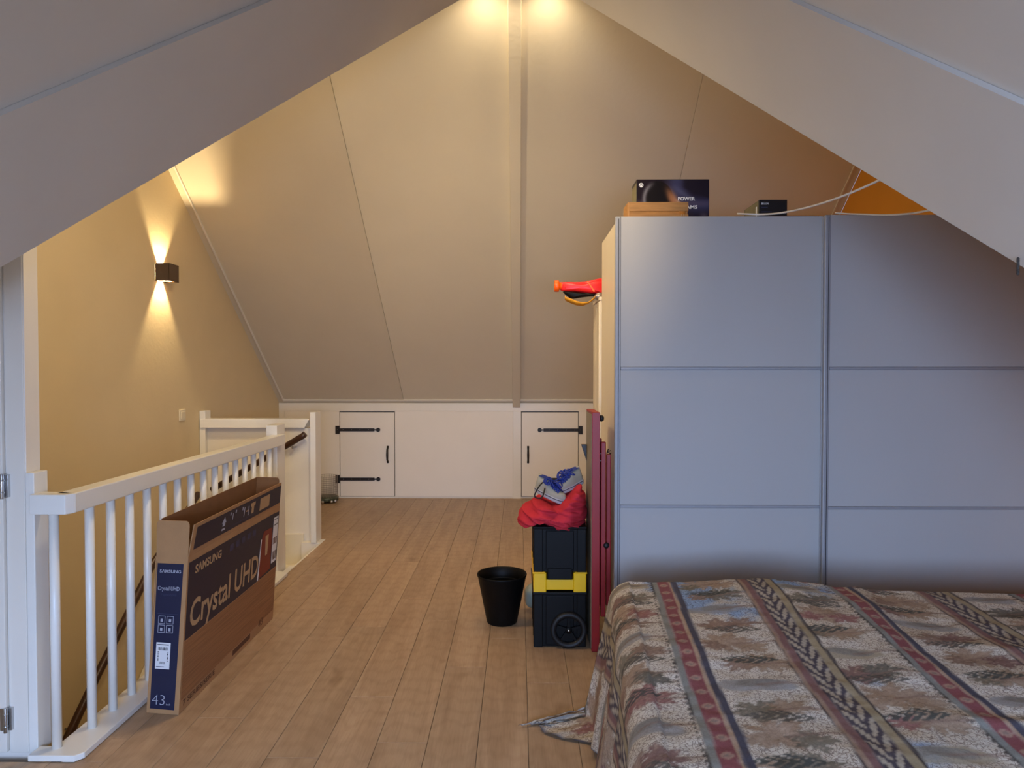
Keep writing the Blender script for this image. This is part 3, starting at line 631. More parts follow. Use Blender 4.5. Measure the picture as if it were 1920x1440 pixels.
# cable slung from the gable edge over the wardrobe top and back
cpts = [(1650, 338, 2.34), (1620, 352, 2.45), (1580, 369, 2.60), (1540, 383, 2.78), (1500, 394, 2.98), (1460, 402, 3.2), (1425, 404.5, 3.36), (1400, 404, 3.40), (1380, 403, 3.46)]
cp = [((a-973)/1330*Y*0.9985, Y, 1.38-(b-690)/1330*Y) for a, b, Y in cpts]
cp2 = [(a_ if False else (a-973)/1330*Y, Y, 1.38-(b-690)/1330*Y) for a, b, Y in [(1560, 402, 3.40), (1590, 404, 3.33), (1620, 405, 3.20), (1650, 406, 3.0), (1680, 405, 2.75), (1710, 402, 2.5), (1745, 395, 2.215)]]
def smooth(pts, n=5):
    P = [Vector(p) for p in pts]; out = []
    for i in range(len(P)-1):
        p0, p1, p2, p3 = P[max(i-1, 0)], P[i], P[i+1], P[min(i+2, len(P)-1)]
        for k in range(n):
            t = k/n; out.append(0.5*((2*p1)+(p2-p0)*t+(2*p0-5*p1+4*p2-p3)*t*t+(3*p1-p0-3*p2+p3)*t**3))
    return out+[P[-1]]
ca = thing('slack_cable', 'pale grey cable slung from the gable edge onto the wardrobe', 'cable', cp[0])
MB().tube(smooth(cp), 0.0042, 8).build('cable', M['cable'], ca)
MB().tube(smooth(cp2), 0.0036, 8).build('cable', M['cable'], ca)
hk = Vector(cp[0]); MB().tube([hk+Vector((-0.002, 0, 0.0)), hk+Vector((0.018, -0.01, -0.006)), hk+Vector((0.030, -0.015, 0.012))], 0.005, 8).build('hook', M['alu'], ca)
pc = thing('pull_cord', 'short twisted grey cord end hanging from the gable edge, far right', 'cord', (1.352, 1.99, 1.70))
cx, cy, cz = (1899-973)/1330*1.97, 1.97, 1.38+(690-488)/1330*1.97
for s in (0, math.pi):
    MB().tube([(cx+0.0022*math.cos(s+t*1.2), cy+0.0022*math.sin(s+t*1.2), cz+0.004-0.047*t/30) for t in range(31)], 0.0022, 6).build('strand', M['rope'], pc)

# ------------------------------------------------------------------ folded red table
ft = thing('folded_table', 'folded red table with grey top stood on edge beside the wardrobe', 'table', (0.39, 3.6, 0))
box('table_top', M['grey_laminate'], (0.351, 0.376, 3.432, 3.692, 0.012, 1.155), ft, 0.001)
for b4 in ((0.353, 0.391, 3.418, 3.432, 0.002, 1.166), (0.353, 0.391, 3.692, 3.704, 0.002, 1.166), (0.353, 0.391, 3.432, 3.692, 1.155, 1.166), (0.353, 0.391, 3.432, 3.692, 0.002, 0.012)):
    box('edge_frame', M['red_paint'], b4, ft, 0.002)
box('underside', M['red_paint'], (0.376, 0.380, 3.432, 3.692, 0.012, 1.155), ft, 0)
for (x0, x1, y0, z0, z1) in ((0.398, 0.4215, 3.43, 0.168, 1.022), (0.4265, 0.449, 3.45, 0.215, 0.96), (0.398, 0.4215, 3.60, 0.168, 1.022)):
    box('folded_leg', M['red_paint'], (x0, x1, y0, y0+0.024, z0, z1), ft, 0.004)
MB().lathe((0.391, 3.437, 1.136), [(0.0, 0.022), (0.010, 0.020), (0.016, 0.012), (0.016, 0.004), (0.008, 0.0)], 20, 'x').build('knob', M['black_soft'], ft)
MB().lathe((0.424, 3.437, 0.518), [(0.0, -0.016), (0.010, -0.014), (0.015, -0.006), (0.015, 0.0), (0.008, 0.004)], 20, 'y').build('knob', M['black_soft'], ft)
MB().tube([(0.428, 3.455, 0.963), (0.436, 3.455, 0.985), (0.447, 3.455, 0.978), (0.432, 3.455, 0.970), (0.449, 3.455, 0.962)], 0.003, 8).build('clip', M['black_iron'], ft)
for z in (0.93, 0.965): MB().lathe((0.397, 3.432, z), [(0.0, -0.003), (0.003, -0.002), (0.004, 0.001)], 10, 'y').build('bolt', M['chrome'], ft)
MB().slab([(0.322, 3.66, 0.985), (0.350, 3.66, 0.985), (0.350, 3.66, 0.90)], (0, 0.02, 0)).build('black_wedge', M['black_iron'], ft, 0.001)

# ------------------------------------------------------------------ rolling tool box
tr = thing('rolling_toolbox', 'black and yellow rolling tool box under the red cloth', 'tool box', (0.2, 3.68, 0))
tx0, tx1, ty0, ty1 = 0.073, 0.331, 3.475, 3.90
def ribbed(x0, x1, z0, z1, name, m, ribs=True):
    b5 = MB(); b5.box(x0+0.006, x1-0.006, ty0+0.008, ty1-0.006, z0, z1)
    if ribs:
        for a, b6 in ((x0, x0+0.045), (x1-0.045, x1)): b5.box(a, b6, ty0, ty0+0.012, z0, z1)
        b5.box(x0+0.06, x1-0.06, ty0+0.003, ty0+0.01, z0+0.01, z1-0.012)
        for a in (x0, x1-0.008):
            for yy in (3.50, 3.62, 3.74, 3.86): b5.box(a, a+0.008, yy, yy+0.03, z0, z1)
    return b5.build(name, m, tr, 0.004)
ribbed(tx0, tx1, 0.002, 0.268, 'lower_bin', M['black_plastic'])
MB().box(tx0-0.006, tx1+0.006, ty0-0.006, ty1, 0.262, 0.276).build('lower_rim', M['black_plastic'], tr, 0.004)
ribbed(tx0, tx1, 0.372, 0.590, 'upper_box', M['black_plastic'])
MB().box(tx0-0.004, tx1+0.004, ty0-0.004, ty1, 0.586, 0.600).build('lid', M['black_plastic'], tr, 0.005)
yb = MB(); yb.box(tx0-0.001, tx0+0.062, ty0-0.002, ty1, 0.268, 0.372).box(tx1-0.062, tx1+0.001, ty0-0.002, ty1, 0.268, 0.372).box(tx0+0.06, tx1-0.06, ty0+0.004, ty1, 0.284, 0.336)
yb.box(tx0-0.006, tx0+0.058, ty0-0.006, ty1, 0.366, 0.375).box(tx1-0.058, tx1+0.006, ty0-0.006, ty1, 0.366, 0.375)
yb.build('yellow_tray', M['yellow'], tr, 0.004)
MB().box(tx0+0.068, tx1-0.068, ty0-0.006, ty0+0.02, 0.338, 0.392).build('latch', M['black_plastic'], tr, 0.004)
for yy in (ty0-0.012, ty1-0.02):
    wc = (0.245, yy, 0.090); whl = MB()
    whl.lathe(wc, [(0.062, 0.030), (0.062, -0.006), (0.075, -0.012), (0.086, -0.010), (0.0895, -0.002), (0.0895, 0.024), (0.084, 0.030), (0.062, 0.030)], 40, 'y')
    wo = whl.build('wheel', M['black_soft'], tr)
    sp_ = MB()
    for a in range(5):
        an = a*2*math.pi/5+0.3; d1 = Vector((math.cos(an), 0, math.sin(an))); n1 = Vector((-math.sin(an), 0, math.cos(an))); c1 = Vector(wc)+Vector((0, -0.002, 0))
        sp_.slab([c1+n1*0.009, c1+d1*0.06+n1*0.006, c1+d1*0.06-n1*0.006, c1-n1*0.009], (0, 0.012, 0))
    sp_.lathe(wc, [(0.0, -0.006), (0.016, -0.005), (0.018, 0.0), (0.018, 0.02)], 20, 'y')
    sp_.build('spokes', M['black_plastic'], wo)
    MB().lathe((wc[0], wc[1]-0.007, wc[2]), [(0.0, -0.004), (0.005, -0.003), (0.006, 0.001)], 12, 'y').build('axle_cap', M['chrome'], wo)

# red cloth draped on the box
co_ = px([(972, 985), (980, 968), (992, 957), (1005, 950), (1018, 949), (1030, 953), (1040, 957), (1050, 952), (1062, 942), (1075, 932), (1086, 921), (1096, 921), (1100, 932), (1103, 952), (1104, 975), (1102, 995), (1094, 1003), (1078, 1006), (1058, 1007), (1042, 1003), (1026, 996), (1012, 990), (1001, 987), (994, 994), (985, 997), (977, 999)], 3.47)
cl = inflate(co_, 3.655, 0.205, M['red_cloth'], 'red_cloth', None, K=44, N=260, fold=0.032, seed=3.1, centre=(0.2, 0.665), power=0.45, fscale=11)
tag(cl, 'crumpled coral red cotton cloth heaped on the black tool box', 'cloth')

# pair of shoes
def make_shoe(label):
    t_ = thing('shoe', label, 'shoe', (0, 0, 0), 'pair of lace-up shoes')
    n = 18; prof = []
    for i in range(n+1):
        u = i/n; w = 0.040+0.010*math.sin(math.pi*min(1, u*1.1))*(1 if u > .4 else .6)
        if u < 0.12: w *= math.sqrt(max(0.0, 1-((0.12-u)/0.12)**2))*0.8+0.2*(u/0.12)
        if u > 0.80: w *= math.sqrt(max(0.0, 1-((u-0.80)/0.20)**2))
        prof.append((u*0.26, max(w, 0.001)))
    def ring(z, g): return [(x, w*g, z) for x, w in prof]+[(x, -w*g, z) for x, w in reversed(prof)]
    so = MB(); r = [ring(0, 0.97), ring(0.006, 1.04), ring(0.026, 1.04), ring(0.030, 0.98)]; m_ = len(r[0])
    so.add([p for q in r for p in q], [(j*m_+i, j*m_+(i+1) % m_, (j+1)*m_+(i+1) % m_, (j+1)*m_+i) for j in range(3) for i in range(m_)]+[tuple(range(m_-1, -1, -1)), tuple(range(3*m_, 4*m_))], False)
    so.build('sole', M['rubber_white'], t_)
    ln = MB(); r = [ring(0.019, 1.045), ring(0.0215, 1.055), ring(0.024, 1.045)]
    ln.add([p for q in r for p in q], [(j*m_+i, j*m_+(i+1) % m_, (j+1)*m_+(i+1) % m_, (j+1)*m_+i) for j in range(2) for i in range(m_)], True)
    ln.build('sole_stripe', M['black_ink'], t_)
    up = MB(); vs = []; K = 14
    def hgt(u): return 0.038+0.048*(1-1/(1+math.exp(-(u-0.52)*13)))+0.0*u+(0.006 if u < 0.1 else 0)
    for i, (x, w) in enumerate(prof):
        u = i/n; h = hgt(u)*(1 if u < 0.86 else max(0.25, math.sqrt(max(0, 1-((u-0.86)/0.15)**2))))
        for k2 in range(K+1):
            a = math.pi*k2/K; cs, sn = math.cos(a), math.sin(a)
            vs.append((x*0.985, w*0.97*math.copysign(abs(cs)**0.7, cs), 0.029+h*abs(sn)**0.75))
    up.add(vs, [(i*(K+1)+k2, i*(K+1)+k2+1, (i+1)*(K+1)+k2+1, (i+1)*(K+1)+k2) for i in range(n) for k2 in range(K)], True)
    up.build('upper', M['shoe'], t_)
    op = MB(); op.add([(x, w*0.72*s, 0.1165+0.004*(i % 2 == 9)) for s in (1, -1) for i, (x, w) in enumerate(prof[1:8])], [(i, i+1, 7+i+1, 7+i) for i in range(6)])
    op.build('opening', M['blue_lace'], t_)
    tg = MB(); tg.add([(0.105+0.018*i, s*(0.022-0.001*i), 0.029+hgt((0.105+0.018*i)/0.26)+0.004) for i in range(6) for s in (1, -1)], [(2*i, 2*i+1, 2*i+3, 2*i+2) for i in range(5)], True)
    tg.build('tongue', M['blue_lace'], t_)
    lc_ = MB(); rr = random.Random(5)
    for i in range(6):
        x = 0.108+0.016*i; z = 0.029+hgt(x/0.26)+0.007
        lc_.tube([(x, 0.030, z-0.012), (x+0.004, 0.010, z+0.003), (x+0.014, -0.012, z+0.002), (x+0.016, -0.030, z-0.014)], 0.0045, 6)
        lc_.tube([(x, -0.030, z-0.012), (x+0.004, -0.010, z+0.005), (x+0.014, 0.012, z+0.004), (x+0.016, 0.030, z-0.014)], 0.0045, 6)
    for q in range(16):
        a = rr.uniform(0, 6.28); lc_.tube(smooth([(0.13, 0, 0.105), (0.13+0.05*math.cos(a), 0.05*math.sin(a), 0.125), (0.13+0.07*math.cos(a+.5), 0.06*math.sin(a+.5), 0.095), (0.13+0.02*math.cos(a+1), 0.04*math.sin(a+1), 0.100)], 5), 0.004, 6)
    lc_.build('laces', M['blue_lace'], t_)
    return t_
s1 = make_shoe('left shoe of the pair on the red cloth, dark strap loop hanging')
s1.matrix_world = Matrix.Translation((0.083, 3.66, 0.752)) @ Matrix.Rotation(math.radians(-38), 4, 'Z') @ Matrix.Rotation(math.radians(17), 4, 'Y') @ Matrix.Scale(0.74, 4)
s2 = make_shoe('right shoe of the pair on the red cloth, toe pointing left')
s2.matrix_world = Matrix.Translation((0.332, 3.71, 0.785)) @ Matrix.Rotation(math.radians(-142), 4, 'Z') @ Matrix.Rotation(math.radians(16), 4, 'Y') @ Matrix.Scale(0.74, 4)
lp = MB().tube(smooth([(0.12, 3.58, 0.80), (0.10, 3.52, 0.79), (0.078, 3.50, 0.752), (0.088, 3.50, 0.737), (0.115, 3.50, 0.742), (0.13, 3.53, 0.78)]), 0.0035, 8).build('strap_loop', M['black_soft'], None)
lp.data.transform(s1.matrix_world.inverted()); lp.parent = s1

# ------------------------------------------------------------------ waste bin
bn = thing('waste_bin', 'black round plastic waste bin standing alone on the floor', 'bin', (-0.092, 3.80, 0))
MB().lathe((-0.092, 3.83, 0), [(0.0, 0.012), (0.078, 0.012), (0.080, 0.018), (0.118, 0.20), (0.1185, 0.212), (0.129, 0.262), (0.134, 0.266), (0.1355, 0.262), (0.134, 0.254), (0.131, 0.250), (0.083, 0.008), (0.080, 0.001), (0.0, 0.001)], 64).build('bucket', M['black_plastic'], bn)
MB().lathe((-0.092, 3.83, 0), [(0.116, 0.203), (0.1155, 0.206), (0.117, 0.209)], 64).build('inner_ridge', M['black_soft'], bn)
# pale object behind the tool box
so_ = inflate(px([(984, 1120), (990, 1108), (1000, 1104), (1012, 1110), (1016, 1130), (1010, 1146), (996, 1150), (986, 1142)], 3.95), 4.02, 0.06, M['sage'], 'sage_pot', None, K=10)
tag(so_, 'pale sage rounded pot mostly hidden behind the tool box', 'pot')
# wire cage in the back corner
wc_ = thing('wire_basket', 'wire mesh basket on a mottled green base by the back corner', 'basket', (-1.99, 7.25, 0))
c = (-1.985, 7.27)
MB().lathe((c[0], c[1], 0), [(0.0, 0.012), (0.10, 0.012), (0.12, 0.018), (0.125, 0.05), (0.115, 0.06), (0.0, 0.062)], 20).build('base', M['moss'], wc_)
for a in (-0.9, -0.55, -1.6): MB().lathe((c[0]+0.125*math.cos(a), c[1]+0.125*math.sin(a)-0.004, 0.020), [(0, -0.014), (0.012, -0.012), (0.018, 0), (0.012, 0.012), (0, 0.014)], 12, 'y').build('caster', M['chrome'], wc_)
cg = MB()
for i in range(28):
    a = 2*math.pi*i/28; cg.tube([(c[0]+0.112*math.cos(a), c[1]+0.112*math.sin(a), 0.06), (c[0]+0.112*math.cos(a), c[1]+0.112*math.sin(a), 0.27)], 0.0012, 5)
for j in range(11):
    z = 0.07+0.02*j; cg.tube([(c[0]+0.112*math.cos(2*math.pi*i/28), c[1]+0.112*math.sin(2*math.pi*i/28), z) for i in range(29)], 0.0012, 5, False)
cg.build('mesh', M['wire'], wc_, fix=False)

# ------------------------------------------------------------------ television carton
tv = thing('television_carton', 'open brown and navy television carton leaning at the railing', 'box', (-1.42, 3.32, 0))
A0, A1 = Vector((-1.352, 2.775, 0.001)), Vector((-1.356, 3.863, 0.001))     # front (room) face, near and far
B0, B1 = Vector((-1.491, 2.795, 0.001)), Vector((-1.494, 3.880, 0.001))
UPf = Vector((0.043, 0.005, 0.630)); UPb = Vector((0.045, 0.0, 0.630))
th = 0.004
body = MB()
def quadslab(p, q, up, n): body.slab([p, q, q+up, p+up], n)
quadslab(A0, A1, UPf, (-th, 0, 0)); quadslab(B0, B1, UPb, (th, 0, 0)); quadslab(B0, A0, UPf, (0, th, 0)); quadslab(B1, A1, UPf, (0, -th, 0))
body.slab([A0, A1, B1, B0], (0, 0, th)); body.build('carton', M['card'], tv)
def flap(pts, d_, name='flap', m=None): return MB().slab(pts, d_).build(name, m or M['card'], tv, 0.0006)
TA0, TA1, TB0, TB1 = A0+UPf, A1+UPf, B0+UPb, B1+UPb
flap([TA0+Vector((0, .004, 0)), TA1-Vector((0, .004, 0)), TA1+Vector((0.012, -0.004, 0.122)), TA0+Vector((0.016, 0.022, 0.124))], (-th, 0, 0), 'front_flap')
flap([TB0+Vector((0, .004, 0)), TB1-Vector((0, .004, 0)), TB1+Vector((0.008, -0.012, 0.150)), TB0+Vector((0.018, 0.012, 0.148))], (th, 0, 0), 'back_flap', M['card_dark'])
def round_flap(p, q, h, d_, lean, m):
    e = (q-p); pts = [p+e*0.02]
    pts.append(q-e*0.01)
    for t_ in range(7):
        a = math.pi/2*t_/6; pts.append(Vector(q-e*0.09)+e.normalized()*(0.015*math.cos(a))*0.9+Vector((0, 0, h-0.02+0.02*math.sin(a)))+lean)
    for t_ in range(7):
        a = math.pi/2*(1-t_/6); pts.append(Vector(p+e*0.10)-e.normalized()*(0.015*math.cos(a))*0.9+Vector((0, 0, h-0.02+0.02*math.sin(a)))+lean)
    return MB().slab(pts, d_).build('side_flap', m, tv)
round_flap(TB0, TA0, 0.143, (0, th, 0), Vector((0.005, 0.0, 0)), M['card'])
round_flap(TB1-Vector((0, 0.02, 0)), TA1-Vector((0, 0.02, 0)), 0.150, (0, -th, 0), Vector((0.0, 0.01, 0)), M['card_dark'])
# prints on the room-side face; coordinates (s along, h up)
LF = (A1-A0).length; ef = (A1-A0).normalized(); uf = UPf.normalized(); nf = ef.cross(uf).normalized()
if nf.x < 0: nf = -nf
def F(s, h, off=0.0006): return A0+ef*s+uf*h+nf*off
def patch(name, pts, m, off, Fn=None, label=None, th_=0.0003):
    Fn = Fn or F; n_ = nf if Fn is F or Fn is FL else ns
    P = [Fn(s, h, off) for s, h in pts]; o = MB().slab(P, n_*th_).build(name, m, tv)
    if label: o['label'] = label
    return o
def FL(s, h, off=0.0006):
    # front flap face, h from its hinge
    base = TA0+Vector((0, .004, 0))+(TA1-TA0)*(s/LF); up = Vector((0.016-0.004*s/LF, 0.022*(1-s/LF)-0.0*s, 0.124)); return base+up*(h/0.126)+Vector((1, 0, 0))*off
patch('printed_panel', [(0.012, 0.292), (LF-0.004, 0.292), (LF-0.004, 0.595), (LF-0.10, 0.600), (0.012, 0.606)], M['navy'], 0.0004)
patch('printed_panel', [(0.012, 0.052), (LF-0.006, 0.052), (LF-0.006, 0.288), (0.012, 0.288)], M['lined'], 0.0003)
patch('printed_panel', [(0.03, 0.020), (LF-0.01, 0.012), (LF-0.012, 0.108), (0.03, 0.110)], M['navy'], 0.0004, FL)
lettering('S\u039bMSUNG', M['tan_ink'], tv, F(0.068, 0.545, 0.0008), ef, uf, 0.255, 0.038, 0.03, label='tan printed brand name')
lettering('Crystal UHD', M['tan_ink'], tv, F(0.045, 0.290, 0.0008), ef, uf, 0.755, 0.150, 0.02, label='large tan printed words')
patch('red_picture', [(0.815, 0.298), (0.985, 0.308), (0.985, 0.53), (0.86, 0.535), (0.83, 0.50)], M['red_print'], 0.0012)
patch('picture_edge', [(0.795, 0.293), (0.812, 0.295), (0.832, 0.50), (0.822, 0.50)], M['label'], 0.0014)
patch('picture_highlight', [(0.895, 0.40), (0.925, 0.40), (0.932, 0.505), (0.885, 0.505)], M['tan_ink'], 0.0016)
patch('paper_label', [(0.995, 0.330), (1.068, 0.330), (1.072, 0.575), (0.999, 0.575)], M['label'], 0.0016)
for i, (h, q) in enumerate(((0.345, 0.045), (0.43, 0.035), (0.53, 0.008), (0.56, 0.006))):
    for j in range(6): patch('barcode', [(1.004+j*0.010, h), (1.004+j*0.010+0.004+0.002*(j % 3), h), (1.004+j*0.010+0.004+0.002*(j % 3), h+q), (1.004+j*0.010, h+q)], M['black_ink'] if q < 0.02 else M['brown_ink'], 0.002)
for i in range(5): patch('icon', [(0.42+0.07*i, 0.545), (0.46+0.07*i, 0.545), (0.46+0.07*i, 0.575), (0.42+0.07*i, 0.575)], M['dim_ink'], 0.0006)
lettering('7 SERIES/SERIE', M['brown_ink'], tv, F(0.03, 0.022, 0.0005), ef, uf, 0.30, 0.024, 0.01)
lettering('43', M['brown_ink'], tv, F(0.86, 0.03, 0.0005), ef, uf, 0.06, 0.04, 0.0)
patch('brown_print', [(0.53, 0.02), (0.75, 0.02), (0.75, 0.045), (0.53, 0.045)], M['brown_ink'], 0.0004)
# flap prints
patch('arrow_up', [(0.30, 0.052), (0.325, 0.052), (0.325, 0.066), (0.335, 0.066), (0.3125, 0.092), (0.29, 0.066), (0.30, 0.066)], M['grey_ink'], 0.0012, FL)
patch('arrow_bar', [(0.295, 0.034), (0.33, 0.034), (0.33, 0.042), (0.295, 0.042)], M['grey_ink'], 0.0012, FL)
for s, w, h0, h1 in ((0.375, 0.01, 0.085, 0.098), (0.405, 0.006, 0.060, 0.090), (0.435, 0.012, 0.085, 0.098), (0.52, 0.01, 0.080, 0.095), (0.545, 0.008, 0.045, 0.090), (0.57, 0.03, 0.062, 0.068), (0.60, 0.008, 0.040, 0.085), (0.63, 0.06, 0.075, 0.092), (0.645, 0.03, 0.040, 0.075)):
    patch('handling_icon', [(s, h0), (s+w, h0), (s+w, h1), (s, h1)], M['grey_ink'] if w < 0.03 else M['tan_ink'], 0.0012, FL)
patch('icon_frame', [(0.37, 0.030), (0.70, 0.030), (0.70, 0.033), (0.37, 0.033)], M['dim_ink'], 0.0012, FL)
patch('tan_label', [(0.76, 0.030), (0.90, 0.030), (0.90, 0.092), (0.76, 0.092)], M['tan_ink'], 0.0012, FL)
# narrow near side
es = (A0-B0).normalized(); LS = (A0-B0).length; ns = Vector((-es.y, es.x, 0))
if ns.y > 0: ns = -ns
us = UPf.normalized()
def S(s, h, off=0.0006): return B0+es*s+us*h+ns*off
patch('side_print', [(0.014, 0.018), (LS-0.020, 0.018), (LS-0.018, 0.603), (0.010, 0.603)], M['navy_side'], 0.0004, S)
lettering('S\u039bMSUNG', M['grey_ink'], tv, S(0.022, 0.566, 0.0009), es, us, 0.092, 0.013, 0.02)
lettering('Crystal UHD', M['grey_ink'], tv, S(0.018, 0.490, 0.0009), es, us, 0.094, 0.022, 0.012)
lettering('7 SERIES/SERIE', M['dim_ink'], tv, S(0.034, 0.474, 0.0009), es, us, 0.066, 0.008, 0.01)
lettering('43', M['grey_ink'], tv, S(0.022, 0.036, 0.0009), es, us, 0.055, 0.040, -0.018)
lettering('inch', M['grey_ink'], tv, S(0.084, 0.036, 0.0009), es, us, 0.018, 0.008, 0.0)
def rect(name, s, h, w, q, m, off, Fn): return patch(name, [(s, h), (s+w, h), (s+w, h+q), (s, h+q)], m, off, Fn)
for i in range(2):
    for j in range(2):
        s, h = 0.028+0.036*i, 0.325+0.036*j
        for (a, b7, w, q) in ((0, 0, 0.030, 0.002), (0, 0.030, 0.030, 0.002), (0, 0, 0.002, 0.030), (0.028, 0, 0.002, 0.032), (0.010, 0.008, 0.010, 0.012)): rect('handling_icon', s+a, h+b7, w, q, M['grey_ink'], 0.0009, S)
patch('outline_print', [(0.024, 0.400), (0.112, 0.400), (0.112, 0.402), (0.024, 0.402)], M['dim_ink'], 0.0009, S)
rect('paper_label', 0.026, 0.180, 0.062, 0.106, M['label'], 0.0008, S)
for j in range(9): rect('barcode', 0.036+0.0045*j, 0.255, 0.0015+0.001*(j % 3), 0.012, M['black_ink'], 0.0014, S)
for j in range(5): rect('barcode', 0.046+0.0045*j, 0.200, 0.002, 0.009, M['black_ink'], 0.0014, S)
for q in range(8):
    rect('barcode', 0.034, 0.212+0.005*q, 0.005, 0.002+0.001*(q % 2), M['black_ink'], 0.0014, S); rect('barcode', 0.076, 0.212+0.005*q, 0.005, 0.002+0.001*(q % 3), M['black_ink'], 0.0014, S)
rect('fine_print', 0.031, 0.276, 0.05, 0.003, M['black_ink'], 0.0014, S); rect('fine_print', 0.031, 0.188, 0.034, 0.002, M['dim_ink'], 0.0014, S)
# faint prints on the near rounded flap
rect('fine_print', 0.040, 0.655, 0.058, 0.004, M['brown_ink'], 0.0006, S)
for (s, h, w, q) in ((0.050, 0.700, 0.045, 0.001), (0.050, 0.724, 0.045, 0.001), (0.050, 0.700, 0.001, 0.024), (0.094, 0.700, 0.001, 0.024), (0.056, 0.709, 0.030, 0.004)): rect('fine_print', s, h, w, q, M['brown_ink'], 0.0006, S)

# ------------------------------------------------------------------ bed and bedspread
AL = math.radians(5.0); BX, BY, BT = 0.435, 2.78, 0.535
def bl(p, q): return (BX+p*math.cos(AL)+q*math.sin(AL), BY+q*math.cos(AL)-p*math.sin(AL))
bed = thing('bed', 'bed hidden under the leaf patterned spread', 'bed', (1.4, 2.0, 0))
def rbox(name, p0, p1, q0, q1, z0, z1, m, bevel):
    c4 = [(*bl(p0, q0), z0), (*bl(p1, q0), z0), (*bl(p1, q1), z0), (*bl(p0, q1), z0)]
    return MB().slab(c4, (0, 0, z1-z0)).build(name, m, bed, bevel, 3)
rbox('mattress', 0.04, 1.86, -1.55, -0.05, 0.30, 0.505, M['sheet'], 0.03)
rbox('base', 0.06, 1.84, -1.53, -0.07, 0.10, 0.295, M['card'], 0.01)
for (p, q) in ((0.12, -0.12), (1.76, -0.12), (0.12, -1.46), (1.76, -1.46)): rbox('leg', p-0.03, p+0.03, q-0.03, q+0.03, 0.0, 0.10, M['handrail'], 0.003)

DS = 0.0062
S_ = np.arange(-0.485, 1.94, DS); T_ = np.arange(-1.62, 0.43, DS)
SS, TT = np.meshgrid(S_, T_); ns_, nt_ = len(S_), len(T_)
def fbm(x, y, sc, seed, n=3):
    out = np.zeros_like(x); amp = 1.0
    rg = np.random.RandomState(seed)
    for o in range(n):
        g = rg.rand(64, 64)*2-1; u = (x*sc) % 64; v = (y*sc) % 64; i = u.astype(int); j = v.astype(int); fu = u-i; fv = v-j; fu = fu*fu*(3-2*fu); fv = fv*fv*(3-2*fv)
        a = g[j % 64, i % 64]; b8 = g[j % 64, (i+1) % 64]; c8 = g[(j+1) % 64, i % 64]; d8 = g[(j+1) % 64, (i+1) % 64]
        out += amp*((a*(1-fu)+b8*fu)*(1-fv)+(c8*(1-fu)+d8*fu)*fv); amp *= 0.5; sc *= 2.03
    return out
R_ = 0.075
def prof(L):      # arc length beyond edge -> (outward, drop)
    q = R_*math.pi/2
    a = np.clip(L/R_, 0, math.pi/2); out = R_*np.sin(a); dr = R_*(1-np.cos(a))
    L2 = np.maximum(L-q, 0); H = BT-R_-0.004
    sl = 0.15; dn = L2*math.cos(sl); ov = L2*math.sin(sl)*0.9
    over = np.maximum(dn-H, 0); dn = np.minimum(dn, H)
    return out+ov*np.where(over > 0, H/np.maximum(dn+over, 1e-6), 1)+over*1.05, dr+dn
a_ = np.maximum(-SS, 0); b_2 = np.maximum(TT, 0)
gfl = np.exp(-((TT+0.02)/0.17)**2); a_ = a_*(1+0.12+0.42*np.where(TT > 0, 1, gfl)); L = np.hypot(a_, b_2); phi = np.arctan2(b_2, a_)
out, drop = prof(L)
cor = np.sin(2*phi)**2*(L > 0)
hang = np.clip(drop/BT, 0, 1)
out = out+hang*(0.016*np.sin(TT*21+1.0)+0.012*np.sin(TT*9)+0.010*np.sin(TT*37))*(b_2 <= 0)*(a_ > 0)
out = out+hang*(0.010*np.sin(SS*24)+0.008*np.sin(SS*11))*(a_ <= 0)*(b_2 > 0)
out = out+(cor+0.6*(b_2 <= 0)*(a_ > 0)*gfl)*hang*0.05
phi2 = phi*(1-0.35*cor*hang)
Pp = np.where(SS < 0, 0, SS)-np.cos(phi2)*out*(L > 0); Qq = np.where(TT > 0, 0, TT)+np.sin(phi2)*out*(L > 0)*0.45
top = (L <= 0)
Z = BT-drop
edge = np.exp(-L/0.05)
Zb = 0.030*np.exp(-((SS-0.52)/0.26)**2)*np.exp(-((TT+0.15)/0.35)**2)-0.012*np.exp(-((SS-0.95)/0.18)**2)*np.exp(-((TT+0.1)/0.4)**2)+0.006*fbm(SS+3, TT+5, 3.0, 4)+0.0022*fbm(SS+3, TT+5, 14.0, 9)
Zb += 0.010*np.exp(-((TT+0.95+0.1*SS)/0.035)**2)*sm(0.5, 0.8, SS)*(1-sm(1.1, 1.35, SS))    # soft wrinkle ridges
Zb += 0.012*np.exp(-((TT+0.62+0.35*(SS-1.2))/0.05)**2)*sm(0.8, 1.2, SS)
Zb += 0.012*np.exp(-((SS-0.86-0.22*TT)/0.06)**2)*sm(-1.8, -0.2, TT)
Z = Z+Zb*edge*np.where(top, 1, np.exp(-L/0.03))
Z = Z-0.010*np.exp(-SS/0.10)*(SS > 0)*top
Z = np.where(drop > BT-0.006, 0.005+0.012*np.abs(fbm(SS, TT, 12, 3)), np.maximum(Z, 0.004))
Z = np.where((L > 0), np.maximum(Z, 0.004), Z)
# the flung corner on the floor points to the left
onf = sm(BT-0.03, BT, drop)*cor
Qq = Qq-sm(BT-0.03, BT, drop)*np.maximum(L-0.57, 0)*0.75*(SS < 0)
Xw = BX+Pp*math.cos(AL)+Qq*math.sin(AL); Yw = BY+Qq*math.cos(AL)-Pp*math.sin(AL)

